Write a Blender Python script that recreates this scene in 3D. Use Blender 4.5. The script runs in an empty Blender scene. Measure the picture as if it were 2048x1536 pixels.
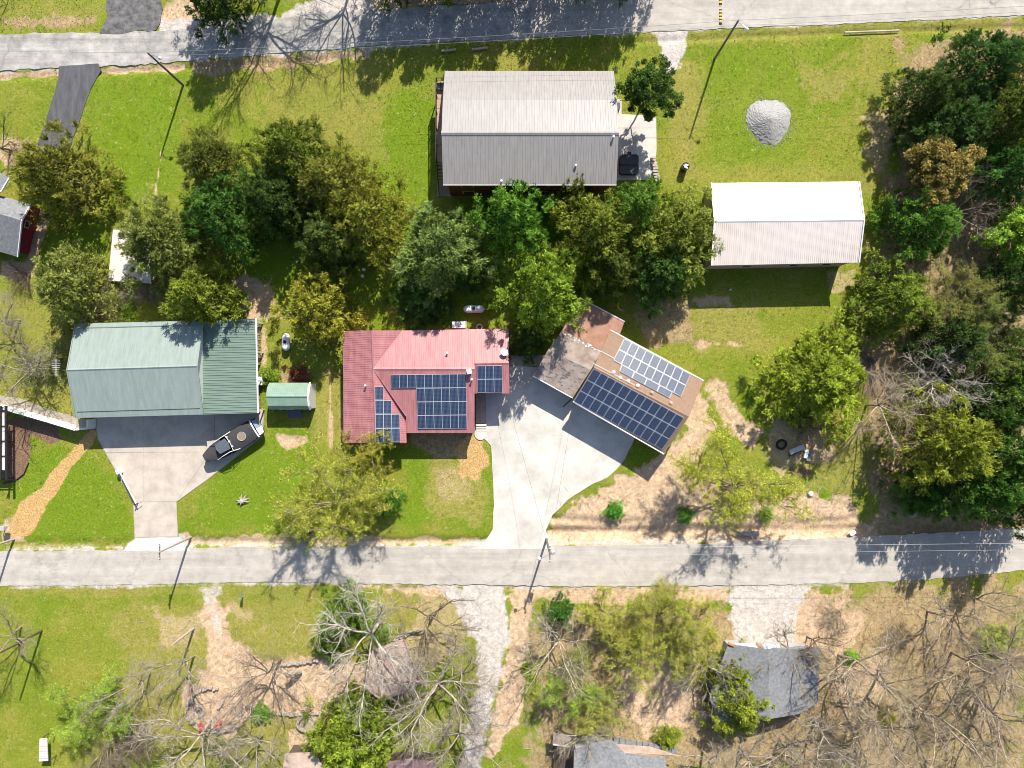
import bpy, math, random
import numpy as np
from mathutils import Vector

# ------------------------------------------------------------------ camera, light, exposure
H = 88.0                     # drone height over the ground, metres
F = 2048 * 25.0 / 36.0       # focal length in photo pixels
scene = bpy.context.scene
COL = scene.collection
cam_d = bpy.data.cameras.new('camera')
cam = bpy.data.objects.new('camera', cam_d)
COL.objects.link(cam)
cam.location = (0, 0, H)
cam.rotation_euler = (0, 0, 0)
cam_d.lens = 25.0
cam_d.sensor_width = 36.0
cam_d.clip_end = 2000
scene.camera = cam

EL, AZ = math.radians(42.5), math.radians(17.5)
world = bpy.data.worlds.new('World')
scene.world = world
world.use_nodes = True
wn = world.node_tree
sky = wn.nodes.new('ShaderNodeTexSky')
sky.sky_type = 'NISHITA'
sky.sun_disc = False
sky.sun_elevation = EL
sky.sun_rotation = AZ
wn.links.new(sky.outputs[0], wn.nodes['Background'].inputs[0])
wn.nodes['Background'].inputs[1].default_value = 0.095
sun_d = bpy.data.lights.new('sun', 'SUN')
sun = bpy.data.objects.new('sun', sun_d)
COL.objects.link(sun)
sun_d.energy = 4.6
sun_d.angle = math.radians(0.5)
sun_d.color = (1.0, 0.935, 0.83)
sun.location = (0, 0, 60)
sd = Vector((-math.sin(AZ) * math.cos(EL), -math.cos(AZ) * math.cos(EL), -math.sin(EL)))
sun.rotation_euler = sd.to_track_quat('-Z', 'Y').to_euler()
vs = scene.view_settings
vs.view_transform = 'Standard'
vs.look = 'None'
vs.gamma = 1
vs.use_curve_mapping = False
vs.exposure = 0.92
scene.cycles.filter_width = 0.95

rng = np.random.default_rng(7)
random.seed(7)


def P(px, py, z=0.0):
    k = (H - z) / F
    return Vector(((px - 1024) * k, (768 - py) * k, z))


def Q(px, py, plane):
    """point of the sight line through a photo pixel on a plane (point, normal)"""
    o = Vector((0, 0, H))
    d = Vector(((px - 1024) / F, (768 - py) / F, -1.0))
    t = plane[1].dot(plane[0] - o) / plane[1].dot(d)
    return o + d * t


def plane3(a, b, c):
    n = (b - a).cross(c - a).normalized()
    if n.z < 0:
        n = -n
    return (a, n)


# ------------------------------------------------------------------ materials
MAT = {}


def mat(name, c, c2=None, scale=4.0, rough=0.8, metal=0.0, bump=0.0, bscale=None, spec=0.4, stretch=None, detail=6, lo=0.35, hi=0.65):
    if name in MAT:
        return MAT[name]
    m = bpy.data.materials.new(name)
    m.use_nodes = True
    nt = m.node_tree
    b = nt.nodes['Principled BSDF']
    b.inputs['Roughness'].default_value = rough
    b.inputs['Metallic'].default_value = metal
    b.inputs['Specular IOR Level'].default_value = spec
    b.inputs['Base Color'].default_value = (*c, 1)
    tc = nt.nodes.new('ShaderNodeTexCoord')
    mp = nt.nodes.new('ShaderNodeMapping')
    if stretch:
        mp.inputs['Scale'].default_value = stretch
    nt.links.new(tc.outputs['Object'], mp.inputs[0])
    if c2 is not None:
        n = nt.nodes.new('ShaderNodeTexNoise')
        n.inputs['Scale'].default_value = scale
        n.inputs['Detail'].default_value = detail
        n.inputs['Roughness'].default_value = 0.65
        nt.links.new(mp.outputs[0], n.inputs['Vector'])
        r = nt.nodes.new('ShaderNodeValToRGB')
        r.color_ramp.elements[0].position = lo
        r.color_ramp.elements[1].position = hi
        r.color_ramp.elements[0].color = (*c, 1)
        r.color_ramp.elements[1].color = (*c2, 1)
        nt.links.new(n.outputs['Fac'], r.inputs[0])
        nt.links.new(r.outputs[0], b.inputs['Base Color'])
    if bump:
        n2 = nt.nodes.new('ShaderNodeTexNoise')
        n2.inputs['Scale'].default_value = bscale or scale * 4
        n2.inputs['Detail'].default_value = 4
        nt.links.new(mp.outputs[0], n2.inputs['Vector'])
        bp = nt.nodes.new('ShaderNodeBump')
        bp.inputs['Strength'].default_value = bump
        bp.inputs['Distance'].default_value = 0.05
        nt.links.new(n2.outputs['Fac'], bp.inputs['Height'])
        nt.links.new(bp.outputs[0], b.inputs['Normal'])
    MAT[name] = m
    return m


def leaf_mat(name, translucent=0.3):
    m = bpy.data.materials.new(name)
    m.use_nodes = True
    nt = m.node_tree
    nt.nodes.remove(nt.nodes['Principled BSDF'])
    out = nt.nodes['Material Output']
    oi = nt.nodes.new('ShaderNodeObjectInfo')
    at = nt.nodes.new('ShaderNodeAttribute')
    at.attribute_name = 'tone'
    geo = nt.nodes.new('ShaderNodeNewGeometry')
    no = nt.nodes.new('ShaderNodeTexNoise')
    no.inputs['Scale'].default_value = 0.7
    no.inputs['Detail'].default_value = 3
    nt.links.new(geo.outputs['Position'], no.inputs['Vector'])
    add = nt.nodes.new('ShaderNodeMath')
    add.operation = 'ADD'
    nt.links.new(at.outputs['Fac'], add.inputs[0])
    nt.links.new(no.outputs['Fac'], add.inputs[1])
    mr = nt.nodes.new('ShaderNodeMapRange')
    mr.inputs['From Min'].default_value = 0.45
    mr.inputs['From Max'].default_value = 1.5
    nt.links.new(add.outputs[0], mr.inputs[0])
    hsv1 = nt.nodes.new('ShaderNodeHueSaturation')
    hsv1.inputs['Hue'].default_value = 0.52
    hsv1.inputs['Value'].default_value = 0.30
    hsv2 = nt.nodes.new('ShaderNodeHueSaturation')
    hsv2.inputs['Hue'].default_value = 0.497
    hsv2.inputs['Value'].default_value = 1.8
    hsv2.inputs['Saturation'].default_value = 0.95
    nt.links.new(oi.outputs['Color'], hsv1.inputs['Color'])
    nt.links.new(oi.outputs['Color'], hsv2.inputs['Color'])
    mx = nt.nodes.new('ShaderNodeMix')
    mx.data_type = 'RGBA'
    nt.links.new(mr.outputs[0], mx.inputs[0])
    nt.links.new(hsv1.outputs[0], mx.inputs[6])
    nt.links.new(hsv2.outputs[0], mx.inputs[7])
    d = nt.nodes.new('ShaderNodeBsdfDiffuse')
    t = nt.nodes.new('ShaderNodeBsdfTranslucent')
    nt.links.new(mx.outputs[2], d.inputs[0])
    nt.links.new(mx.outputs[2], t.inputs[0])
    ms = nt.nodes.new('ShaderNodeMixShader')
    ms.inputs[0].default_value = translucent
    nt.links.new(d.outputs[0], ms.inputs[1])
    nt.links.new(t.outputs[0], ms.inputs[2])
    nt.links.new(ms.outputs[0], out.inputs[0])
    return m


LEAF = leaf_mat('leaf')


def bark_mat():
    m = bpy.data.materials.new('bark_tinted')
    m.use_nodes = True
    nt = m.node_tree
    b = nt.nodes['Principled BSDF']
    b.inputs['Roughness'].default_value = 0.9
    b.inputs['Specular IOR Level'].default_value = 0.1
    oi = nt.nodes.new('ShaderNodeObjectInfo')
    geo = nt.nodes.new('ShaderNodeNewGeometry')
    no = nt.nodes.new('ShaderNodeTexNoise')
    no.inputs['Scale'].default_value = 3
    no.inputs['Detail'].default_value = 6
    nt.links.new(geo.outputs['Position'], no.inputs['Vector'])
    hsv = nt.nodes.new('ShaderNodeHueSaturation')
    mr = nt.nodes.new('ShaderNodeMapRange')
    mr.inputs[1].default_value = 0.3
    mr.inputs[2].default_value = 0.7
    mr.inputs[3].default_value = 0.45
    mr.inputs[4].default_value = 1.3
    nt.links.new(no.outputs['Fac'], mr.inputs[0])
    nt.links.new(mr.outputs[0], hsv.inputs['Value'])
    nt.links.new(oi.outputs['Color'], hsv.inputs['Color'])
    nt.links.new(hsv.outputs[0], b.inputs['Base Color'])
    return m


BARK = bark_mat()

def road_mat(name, c1, c2, wear, crack):
    m = mat(name, c1, c2, 0.35, 0.92, bump=0.3, bscale=14, detail=14, lo=0.3, hi=0.7)
    nt = m.node_tree; N = nt.nodes; Lk = nt.links.new
    b = N['Principled BSDF']; src = b.inputs['Base Color'].links[0].from_socket
    tc = N.new('ShaderNodeTexCoord')

    def fac(sc, stretch, lo, hi, a, bb, det=8, vor=False):
        mp = N.new('ShaderNodeMapping'); mp.inputs['Scale'].default_value = stretch
        Lk(tc.outputs['Object'], mp.inputs[0])
        if vor:
            n = N.new('ShaderNodeTexVoronoi'); n.feature = 'DISTANCE_TO_EDGE'; n.inputs['Scale'].default_value = sc
            w = N.new('ShaderNodeTexNoise'); w.inputs['Scale'].default_value = 1.2; w.inputs['Detail'].default_value = 6
            Lk(mp.outputs[0], w.inputs['Vector'])
            ad = N.new('ShaderNodeMix'); ad.data_type = 'VECTOR'; ad.inputs[0].default_value = 0.6
            Lk(mp.outputs[0], ad.inputs[4]); Lk(w.outputs['Color'], ad.inputs[5]); Lk(ad.outputs[1], n.inputs['Vector']); o = n.outputs['Distance']
        else:
            n = N.new('ShaderNodeTexNoise'); n.inputs['Scale'].default_value = sc; n.inputs['Detail'].default_value = det; n.inputs['Roughness'].default_value = .7
            Lk(mp.outputs[0], n.inputs['Vector']); o = n.outputs['Fac']
        r = N.new('ShaderNodeMapRange')
        for i, x in enumerate((lo, hi, a, bb)): r.inputs[i + 1].default_value = x
        Lk(o, r.inputs[0]); return r.outputs[0]
    fs = [fac(1.0, (.05, .9, 1), .35, .65, 1 - wear, 1.06), fac(.8, (1, 1, 1), .35, .62, 1 - wear, 1.05), fac(9, (1, 1, 1), .3, .7, .86, 1.12, 4), fac(.17, (1, 1.6, 1), 0, .012, 1 - crack, 1.0, vor=True)]
    cur = fs[0]
    for f in fs[1:]:
        q = N.new('ShaderNodeMath'); q.operation = 'MULTIPLY'; Lk(cur, q.inputs[0]); Lk(f, q.inputs[1]); cur = q.outputs[0]
    cc = N.new('ShaderNodeCombineColor')
    for i in range(3): Lk(cur, cc.inputs[i])
    mx = N.new('ShaderNodeMix'); mx.data_type = 'RGBA'; mx.blend_type = 'MULTIPLY'; mx.inputs[0].default_value = 1
    Lk(src, mx.inputs[6]); Lk(cc.outputs[0], mx.inputs[7]); Lk(mx.outputs[2], b.inputs['Base Color'])
    return m


M = dict(
    road=road_mat('road', (0.365, 0.333, 0.295), (0.45, 0.415, 0.372), .16, .16),
    old_road=road_mat('old_road', (0.30, 0.29, 0.275), (0.50, 0.475, 0.44), .34, .2),
    blacktop=mat('blacktop', (0.055, 0.056, 0.062), (0.10, 0.10, 0.108), 0.8, 0.85, bump=0.4, bscale=16, stretch=(2.2, 0.5, 1), detail=10),
    shade_tinted_drive=mat('shade_tinted_drive', (0.05, 0.05, 0.055), (0.16, 0.155, 0.15), 1.3, 0.85, bump=0.4, bscale=16, detail=12),  # driveway colour darkened to stand for a tree crown's shadow
    concrete=mat('concrete', (0.31, 0.27, 0.23), (0.45, 0.395, 0.335), 0.55, 0.85, bump=0.12, bscale=12, detail=14, lo=.28, hi=.6),
    concrete_new=mat('concrete_new', (0.34, 0.315, 0.285), (0.52, 0.49, 0.45), 0.28, 0.85, bump=0.15, bscale=10, detail=15, lo=.3, hi=.58),
    gravel_white=mat('gravel_white', (0.42, 0.40, 0.38), (0.60, 0.57, 0.54), 2.0, 0.95, bump=0.6, bscale=10, detail=12),
    walkway=mat('walkway', (0.27, 0.24, 0.19), (0.36, 0.32, 0.26), 2.0, 0.9, bump=0.2),
    white_roof=mat('white_roof', (0.55, 0.485, 0.44), (0.64, 0.575, 0.53), 1.2, 0.42, spec=0.5, stretch=(2.5, .25, 1), detail=10),
    white_trim=mat('white_trim', (0.72, 0.72, 0.70), rough=0.5),
    white_siding=mat('white_siding', (0.58, 0.57, 0.54), (0.66, 0.65, 0.62), 3, 0.6),
    grey_roof=mat('grey_roof', (0.235, 0.22, 0.212), (0.285, 0.27, 0.262), 1.2, 0.5, spec=0.35, stretch=(2.5, .25, 1), detail=10),
    green_roof=mat('green_roof', (0.205, 0.25, 0.23), (0.255, 0.305, 0.282), 1.2, 0.45, spec=0.5, stretch=(2.5, .3, 1), detail=10),
    carport_roof=mat('carport_roof', (0.115, 0.17, 0.142), (0.16, 0.222, 0.185), 1.2, 0.5, spec=0.4, stretch=(.3, 2.5, 1), detail=10),
    shed_roof=mat('shed_roof', (0.175, 0.265, 0.205), (0.225, 0.315, 0.25), 1, 0.5, spec=0.4),
    red_roof=mat('red_roof', (0.30, 0.115, 0.12), (0.39, 0.175, 0.18), 1.1, 0.42, spec=0.5, stretch=(2.2, 0.3, 1), detail=10),
    red_wall=mat('red_wall', (0.22, 0.012, 0.04), (0.28, 0.02, 0.055), 2, 0.7),
    brick_wall=mat('brick_wall', (0.13, 0.045, 0.03), (0.20, 0.07, 0.045), 6, 0.9, bump=0.3),
    tan_wall=mat('tan_wall', (0.36, 0.29, 0.22), (0.42, 0.34, 0.26), 3, 0.8),
    grey_wall=mat('grey_wall', (0.30, 0.30, 0.29), (0.36, 0.36, 0.35), 3, 0.8),
    tan_shingle=mat('tan_shingle', (0.20, 0.13, 0.088), (0.27, 0.18, 0.125), 5, 0.9, bump=0.5, bscale=18, detail=10),
    brown_felt=mat('brown_felt', (0.26, 0.135, 0.09), (0.35, 0.20, 0.145), 1.2, 0.9, bump=0.2, detail=8),
    old_shingle=mat('old_shingle', (0.19, 0.145, 0.12), (0.34, 0.285, 0.25), 0.8, 0.9, bump=0.5, bscale=18, detail=14),
    grey_shingle=mat('grey_shingle', (0.13, 0.135, 0.145), (0.22, 0.225, 0.235), 3, 0.9, bump=0.5, bscale=18, detail=12),
    mauve_roof=mat('mauve_roof', (0.18, 0.11, 0.115), (0.26, 0.17, 0.17), 2, 0.85, bump=0.3),
    pink_roof=mat('pink_roof', (0.35, 0.25, 0.20), (0.46, 0.36, 0.30), 1.5, 0.9, bump=0.3, detail=10),
    dark_metal=mat('dark_metal', (0.015, 0.016, 0.018), rough=0.5),
    black_plastic=mat('black_plastic', (0.012, 0.012, 0.014), (0.022, 0.022, 0.025), 4, 0.5),
    tub_cover=mat('tub_cover', (0.028, 0.028, 0.03), (0.045, 0.045, 0.048), 6, 0.6, bump=0.2),
    boat_cover=mat('boat_cover', (0.028, 0.029, 0.032), (0.044, 0.045, 0.049), 8, 0.85, bump=0.2),
    boat_hull=mat('boat_hull', (0.012, 0.014, 0.02), rough=0.15, spec=0.6),
    slate_canvas=mat('slate_canvas', (0.07, 0.085, 0.11), (0.09, 0.105, 0.13), 6, 0.8),
    blue_canvas=mat('blue_canvas', (0.16, 0.20, 0.29), (0.2, 0.24, 0.33), 6, 0.7),
    ring_tan=mat('ring_tan', (0.36, 0.30, 0.22), rough=0.7),
    disc_tan=mat('disc_tan', (0.17, 0.14, 0.11), (0.24, 0.2, 0.15), 8, 0.8),
    steel=mat('steel', (0.45, 0.46, 0.47), rough=0.35, metal=0.8),
    galv=mat('galv', (0.40, 0.41, 0.42), (0.5, 0.5, 0.5), 5, 0.5, metal=0.3),
    tank_white=mat('tank_white', (0.74, 0.75, 0.76), (0.82, 0.82, 0.82), 3, 0.4),
    wood_dark=mat('wood_dark', (0.055, 0.04, 0.03), (0.11, 0.085, 0.065), 3, 0.9, stretch=(6, 6, 0.6), bump=0.2),
    wood_pole=mat('wood_pole', (0.10, 0.085, 0.07), (0.22, 0.19, 0.16), 3, 0.9, stretch=(6, 6, 0.5)),
    wood_grey=mat('wood_grey', (0.30, 0.26, 0.22), (0.42, 0.37, 0.32), 3, 0.9, stretch=(6, 6, 0.5)),
    deck_wood=mat('deck_wood', (0.34, 0.22, 0.15), (0.42, 0.29, 0.21), 3, 0.8, stretch=(6, 1, 1)),
    orange_wood=mat('orange_wood', (0.33, 0.15, 0.055), (0.42, 0.21, 0.09), 3, 0.8),
    log_end=mat('log_end', (0.26, 0.20, 0.13), (0.42, 0.35, 0.25), 6, 0.9),
    panel_glass=mat('panel_glass', (0.012, 0.022, 0.055), rough=0.40, spec=0.5),
    panel_frame=mat('panel_frame', (0.50, 0.52, 0.545), rough=0.4, metal=0.2),
    stone=mat('stone', (0.25, 0.21, 0.18), (0.45, 0.40, 0.35), 4, 0.9, bump=0.5),
    block=mat('block', (0.33, 0.26, 0.22), (0.46, 0.39, 0.34), 4, 0.9, bump=0.4),
    gravel_pile=mat('gravel_pile', (0.235, 0.23, 0.225), (0.35, 0.345, 0.335), 7, 0.95, bump=0.45, bscale=16, detail=12),
    rubber=mat('rubber', (0.012, 0.012, 0.012), rough=0.8),
    yellow_paint=mat('yellow_paint', (0.62, 0.40, 0.07), rough=0.6),
    red_plastic=mat('red_plastic', (0.50, 0.05, 0.06), rough=0.5),
    green_tarp=mat('green_tarp', (0.10, 0.13, 0.10), (0.2, 0.22, 0.19), 4, 0.8),
    ac_grille=mat('ac_grille', (0.06, 0.06, 0.065), rough=0.6),
    wire=mat('wire', (0.40, 0.40, 0.41), rough=0.35, metal=0.4),
    wire_dark=mat('wire_dark', (0.10, 0.09, 0.085), rough=0.7),
    window=mat('window', (0.02, 0.025, 0.03), rough=0.08, spec=0.6),
    soil=mat('soil', (0.14, 0.09, 0.06), (0.22, 0.15, 0.10), 4, 0.95, bump=0.5),
)


def solar_nodes():
    m = M['panel_glass']
    nt = m.node_tree
    b = nt.nodes['Principled BSDF']
    at = nt.nodes.new('ShaderNodeUVMap')
    sp = nt.nodes.new('ShaderNodeSeparateXYZ')
    nt.links.new(at.outputs[0], sp.inputs[0])
    outs = []
    for i, k in ((0, 6.0), (1, 10.0)):
        mu = nt.nodes.new('ShaderNodeMath'); mu.operation = 'MULTIPLY'; mu.inputs[1].default_value = k
        fr = nt.nodes.new('ShaderNodeMath'); fr.operation = 'FRACT'
        lt = nt.nodes.new('ShaderNodeMath'); lt.operation = 'LESS_THAN'; lt.inputs[1].default_value = 0.13 if i == 0 else 0.06
        nt.links.new(sp.outputs[i], mu.inputs[0]); nt.links.new(mu.outputs[0], fr.inputs[0]); nt.links.new(fr.outputs[0], lt.inputs[0])
        outs.append(lt)
    mxm = nt.nodes.new('ShaderNodeMath'); mxm.operation = 'MAXIMUM'
    nt.links.new(outs[0].outputs[0], mxm.inputs[0]); nt.links.new(outs[1].outputs[0], mxm.inputs[1])
    mx = nt.nodes.new('ShaderNodeMix'); mx.data_type = 'RGBA'
    mx.inputs[6].default_value = (0.014, 0.027, 0.066, 1)
    mx.inputs[7].default_value = (0.11, 0.14, 0.20, 1)
    nt.links.new(mxm.outputs[0], mx.inputs[0])
    nt.links.new(mx.outputs[2], b.inputs['Base Color'])


solar_nodes()

# ------------------------------------------------------------------ object helpers
WLOC = {}
META = {}


def tag(o, label=None, cat=None, group=None, kind=None):
    if label: o['label'] = label
    if cat: o['category'] = cat
    if group: o['group'] = group
    if kind: o['kind'] = kind
    return o


def thing(name, loc, label, cat, group=None):
    o = bpy.data.objects.new(name, None)
    o.empty_display_size = 0.3
    COL.objects.link(o)
    o.location = loc
    WLOC[o.name] = Vector(loc)
    return tag(o, label, cat, group)


class MB:
    """collects polygons in world coordinates and links them as one object"""
    def __init__(self):
        self.v = []; self.f = []; self.mi = []; self.mats = []; self.cur = 0; self.uv = None

    def m(self, material):
        if material not in self.mats:
            self.mats.append(material)
        self.cur = self.mats.index(material)
        return self

    def poly(self, pts):
        i = len(self.v)
        self.v.extend([tuple(p) for p in pts])
        self.f.append(tuple(range(i, i + len(pts)))); self.mi.append(self.cur)

    def prism(self, bottom, top):
        n = len(bottom); i = len(self.v)
        self.v.extend([tuple(p) for p in bottom]); self.v.extend([tuple(p) for p in top])
        fs = [tuple(range(i + n - 1, i - 1, -1)), tuple(range(i + n, i + 2 * n))]
        for k in range(n):
            k2 = (k + 1) % n
            fs.append((i + k, i + k2, i + n + k2, i + n + k))
        self.f.extend(fs); self.mi.extend([self.cur] * len(fs))

    def slab(self, pts, z0, z1):
        a = sum(pts[k][0] * pts[(k + 1) % len(pts)][1] - pts[(k + 1) % len(pts)][0] * pts[k][1] for k in range(len(pts)))
        if a < 0: pts = pts[::-1]
        self.prism([(p[0], p[1], z0) for p in pts], [(p[0], p[1], z1) for p in pts])

    def box(self, c, s, rz=0.0, bev=0.0):
        ca, sa = math.cos(rz), math.sin(rz)
        x, y, z = s[0] / 2, s[1] / 2, s[2] / 2
        if bev:
            b = bev
            pr = [(-x + b, -y), (x - b, -y), (x, -y + b), (x, y - b), (x - b, y), (-x + b, y), (-x, y - b), (-x, -y + b)]
        else:
            pr = [(-x, -y), (x, -y), (x, y), (-x, y)]
        w = [(c[0] + a * ca - bb * sa, c[1] + a * sa + bb * ca) for a, bb in pr]
        self.prism([(p[0], p[1], c[2] - z) for p in w], [(p[0], p[1], c[2] + z) for p in w])

    def beam(self, a, b, w, h=None):
        h = h or w
        a = Vector(a); b = Vector(b); d = (b - a).normalized()
        up = Vector((0, 0, 1)) if abs(d.z) < 0.95 else Vector((0, 1, 0))
        s = d.cross(up).normalized() * (w / 2); u = s.cross(d).normalized() * (h / 2)
        A = [a - s - u, a + s - u, a + s + u, a - s + u]
        self.prism(A[::-1], [p + (b - a) for p in A][::-1])

    def tube(self, pts, r, n=6, cap=True):
        pts = [Vector(p) for p in pts]
        if not hasattr(r, '__len__'): r = [r] * len(pts)
        base = len(self.v)
        for k, p in enumerate(pts):
            d = (pts[min(k + 1, len(pts) - 1)] - pts[max(k - 1, 0)]).normalized()
            ref = Vector((0, 0, 1)) if abs(d.z) < 0.9 else Vector((1, 0, 0))
            s = d.cross(ref).normalized(); u = s.cross(d)
            for j in range(n):
                a = 2 * math.pi * j / n
                self.v.append(tuple(p + (s * math.cos(a) + u * math.sin(a)) * r[k]))
        for k in range(len(pts) - 1):
            for j in range(n):
                j2 = (j + 1) % n
                self.f.append((base + k * n + j, base + k * n + j2, base + (k + 1) * n + j2, base + (k + 1) * n + j)); self.mi.append(self.cur)
        if cap:
            self.f.append(tuple(base + j for j in range(n))[::-1]); self.mi.append(self.cur)
            e = base + (len(pts) - 1) * n
            self.f.append(tuple(e + j for j in range(n))); self.mi.append(self.cur)

    def lathe(self, c, prof, n=16, ang=2 * math.pi):
        """prof: (radius, z) from bottom to top"""
        base = len(self.v)
        for r, z in prof:
            for j in range(n):
                a = 2 * math.pi * j / n
                self.v.append((c[0] + r * math.cos(a), c[1] + r * math.sin(a), c[2] + z))
        for k in range(len(prof) - 1):
            for j in range(n):
                j2 = (j + 1) % n
                self.f.append((base + k * n + j, base + k * n + j2, base + (k + 1) * n + j2, base + (k + 1) * n + j)); self.mi.append(self.cur)
        if prof[0][0] > 1e-4:
            self.f.append(tuple(base + j for j in range(n))[::-1]); self.mi.append(self.cur)
        if prof[-1][0] > 1e-4:
            e = base + (len(prof) - 1) * n
            self.f.append(tuple(e + j for j in range(n))); self.mi.append(self.cur)

    def torus(self, c, R, r, n=20, k=8, tilt=0.0):
        base = len(self.v)
        for i in range(n):
            a = 2 * math.pi * i / n
            for j in range(k):
                b = 2 * math.pi * j / k
                x = (R + r * math.cos(b)) * math.cos(a); y = (R + r * math.cos(b)) * math.sin(a); z = r * math.sin(b)
                y, z = y * math.cos(tilt) - z * math.sin(tilt), y * math.sin(tilt) + z * math.cos(tilt)
                self.v.append((c[0] + x, c[1] + y, c[2] + z))
        for i in range(n):
            for j in range(k):
                i2, j2 = (i + 1) % n, (j + 1) % k
                self.f.append((base + i * k + j, base + i2 * k + j, base + i2 * k + j2, base + i * k + j2)); self.mi.append(self.cur)

    def build(self, name, material=None, parent=None, smooth=False):
        me = bpy.data.meshes.new(name)
        off = WLOC[parent.name] if parent else Vector((0, 0, 0))
        me.from_pydata([(p[0] - off[0], p[1] - off[1], p[2] - off[2]) for p in self.v], [], self.f)
        ms = self.mats if self.mats else [material]
        for x in ms: me.materials.append(x)
        if self.mats: me.polygons.foreach_set('material_index', self.mi)
        if smooth: me.polygons.foreach_set('use_smooth', [True] * len(self.f))
        me.update()
        o = bpy.data.objects.new(name, me)
        COL.objects.link(o)
        if parent:
            o.parent = parent
            WLOC[o.name] = off.copy()
        else:
            WLOC[o.name] = Vector((0, 0, 0))
        return o


def stand_alone(mb, name, material, label, cat, group=None, smooth=False):
    """one-mesh thing with its origin at its base"""
    vs_ = np.array(mb.v)
    c = Vector((float(vs_[:, 0].mean()), float(vs_[:, 1].mean()), float(vs_[:, 2].min())))
    me_v = [(p[0] - c[0], p[1] - c[1], p[2] - c[2]) for p in mb.v]
    mb.v = me_v
    o = mb.build(name, material, None, smooth)
    o.location = c
    WLOC[o.name] = c
    return tag(o, label, cat, group)


def jitter_poly(pts, step=1.0, amp=0.12, seed=0):
    """world polygon with subdivided uneven edges"""
    r = random.Random(seed); out = []
    for k in range(len(pts)):
        a, b = Vector(pts[k]), Vector(pts[(k + 1) % len(pts)])
        n = max(1, int((b - a).length / step))
        for i in range(n):
            p = a.lerp(b, i / n)
            if i: p = p + Vector((r.uniform(-amp, amp), r.uniform(-amp, amp), 0))
            out.append(p)
    return out


def roof_mesh(mb, pts, spacing=0.3, rw=0.045, rh=0.026, thick=0.1, down=None):
    """sloping roof slab with raised ribs running down the slope"""
    pts = [Vector(p) for p in pts]
    n = Vector((0, 0, 0))
    for k in range(len(pts)):
        n += (pts[k] - pts[0]).cross(pts[(k + 1) % len(pts)] - pts[0])
    n.normalize()
    if n.z < 0:
        n = -n; pts = pts[::-1]
    mb.prism([p - n * thick for p in pts], pts)
    if not spacing: return
    if down is None:
        d = Vector((0, 0, -1)) - n * (-n.z)
        if d.length < 1e-4: d = Vector((0, -1, 0))
    else:
        d = Vector(down) - n * n.dot(Vector(down))
    d.normalize()
    a = n.cross(d)
    o = pts[0]
    uv = [((p - o).dot(a), (p - o).dot(d)) for p in pts]
    lo = min(u for u, _ in uv); hi = max(u for u, _ in uv)
    k = 0
    s = lo + spacing * 0.5
    while s < hi:
        xs = []
        for i in range(len(uv)):
            (u0, v0), (u1, v1) = uv[i], uv[(i + 1) % len(uv)]
            if (u0 <= s < u1) or (u1 <= s < u0):
                xs.append(v0 + (v1 - v0) * (s - u0) / (u1 - u0))
        xs.sort()
        for i in range(0, len(xs) - 1, 2):
            v0, v1 = xs[i], xs[i + 1]
            if v1 - v0 < 0.05: continue
            w = rw * (1.3 if k % 3 == 0 else 0.9)
            A = o + a * s + d * v0; B = o + a * s + d * v1
            q = [-a * w / 2 - n * 0.01, a * w / 2 - n * 0.01, a * w * 0.22 + n * rh, -a * w * 0.22 + n * rh]
            mb.prism([A + x for x in q], [B + x for x in q])
        k += 1
        s += spacing


def gable_walls(mb, A0, A1, R0, R1, B0, B1, inset=0.3, drop=0.14, z0=-0.1):
    """closed wall body under a gable roof: eave A, ridge R, eave B, each from end 0 to end 1"""
    A0, A1, R0, R1, B0, B1 = [Vector(p) for p in (A0, A1, R0, R1, B0, B1)]
    ax = (R1 - R0).normalized(); ax.z = 0
    def ins(p, q, s):   # towards the ridge and along it
        t = (q - p); L = Vector((t.x, t.y, 0)).length
        f = inset / max(L, 0.01)
        r = p.lerp(q, f) + ax * s * inset
        return Vector((r.x, r.y, r.z - drop))
    a0, a1 = ins(A0, R0, 1), ins(A1, R1, -1)
    b0, b1 = ins(B0, R0, 1), ins(B1, R1, -1)
    r0 = R0 + ax * inset - Vector((0, 0, drop)); r1 = R1 - ax * inset - Vector((0, 0, drop))
    g = lambda p: Vector((p.x, p.y, z0))
    e0 = [g(a0), a0, r0, b0, g(b0)]
    e1 = [g(a1), a1, r1, b1, g(b1)]
    mb.prism(e0, e1)
    return a0, a1, b0, b1


# ------------------------------------------------------------------ ground
def lattice(nx, ny, seed):
    return np.random.default_rng(seed).random((nx, ny))


def vnoise(x, y, scale, seed):
    g = lattice(257, 257, seed)
    u = x * scale + 101.3; v = y * scale + 77.7
    i = np.floor(u).astype(int); j = np.floor(v).astype(int)
    fu = u - i; fv = v - j
    fu = fu * fu * (3 - 2 * fu); fv = fv * fv * (3 - 2 * fv)
    i %= 256; j %= 256
    return (g[i, j] * (1 - fu) * (1 - fv) + g[i + 1, j] * fu * (1 - fv) + g[i, j + 1] * (1 - fu) * fv + g[i + 1, j + 1] * fu * fv)


def fbm(x, y, scale, seed, octv=4):
    t = 0; a = 0.5; s = 0
    for k in range(octv):
        t = t + a * vnoise(x, y, scale * 2 ** k, seed + k * 13); s += a; a *= 0.5
    return t / s


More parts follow.
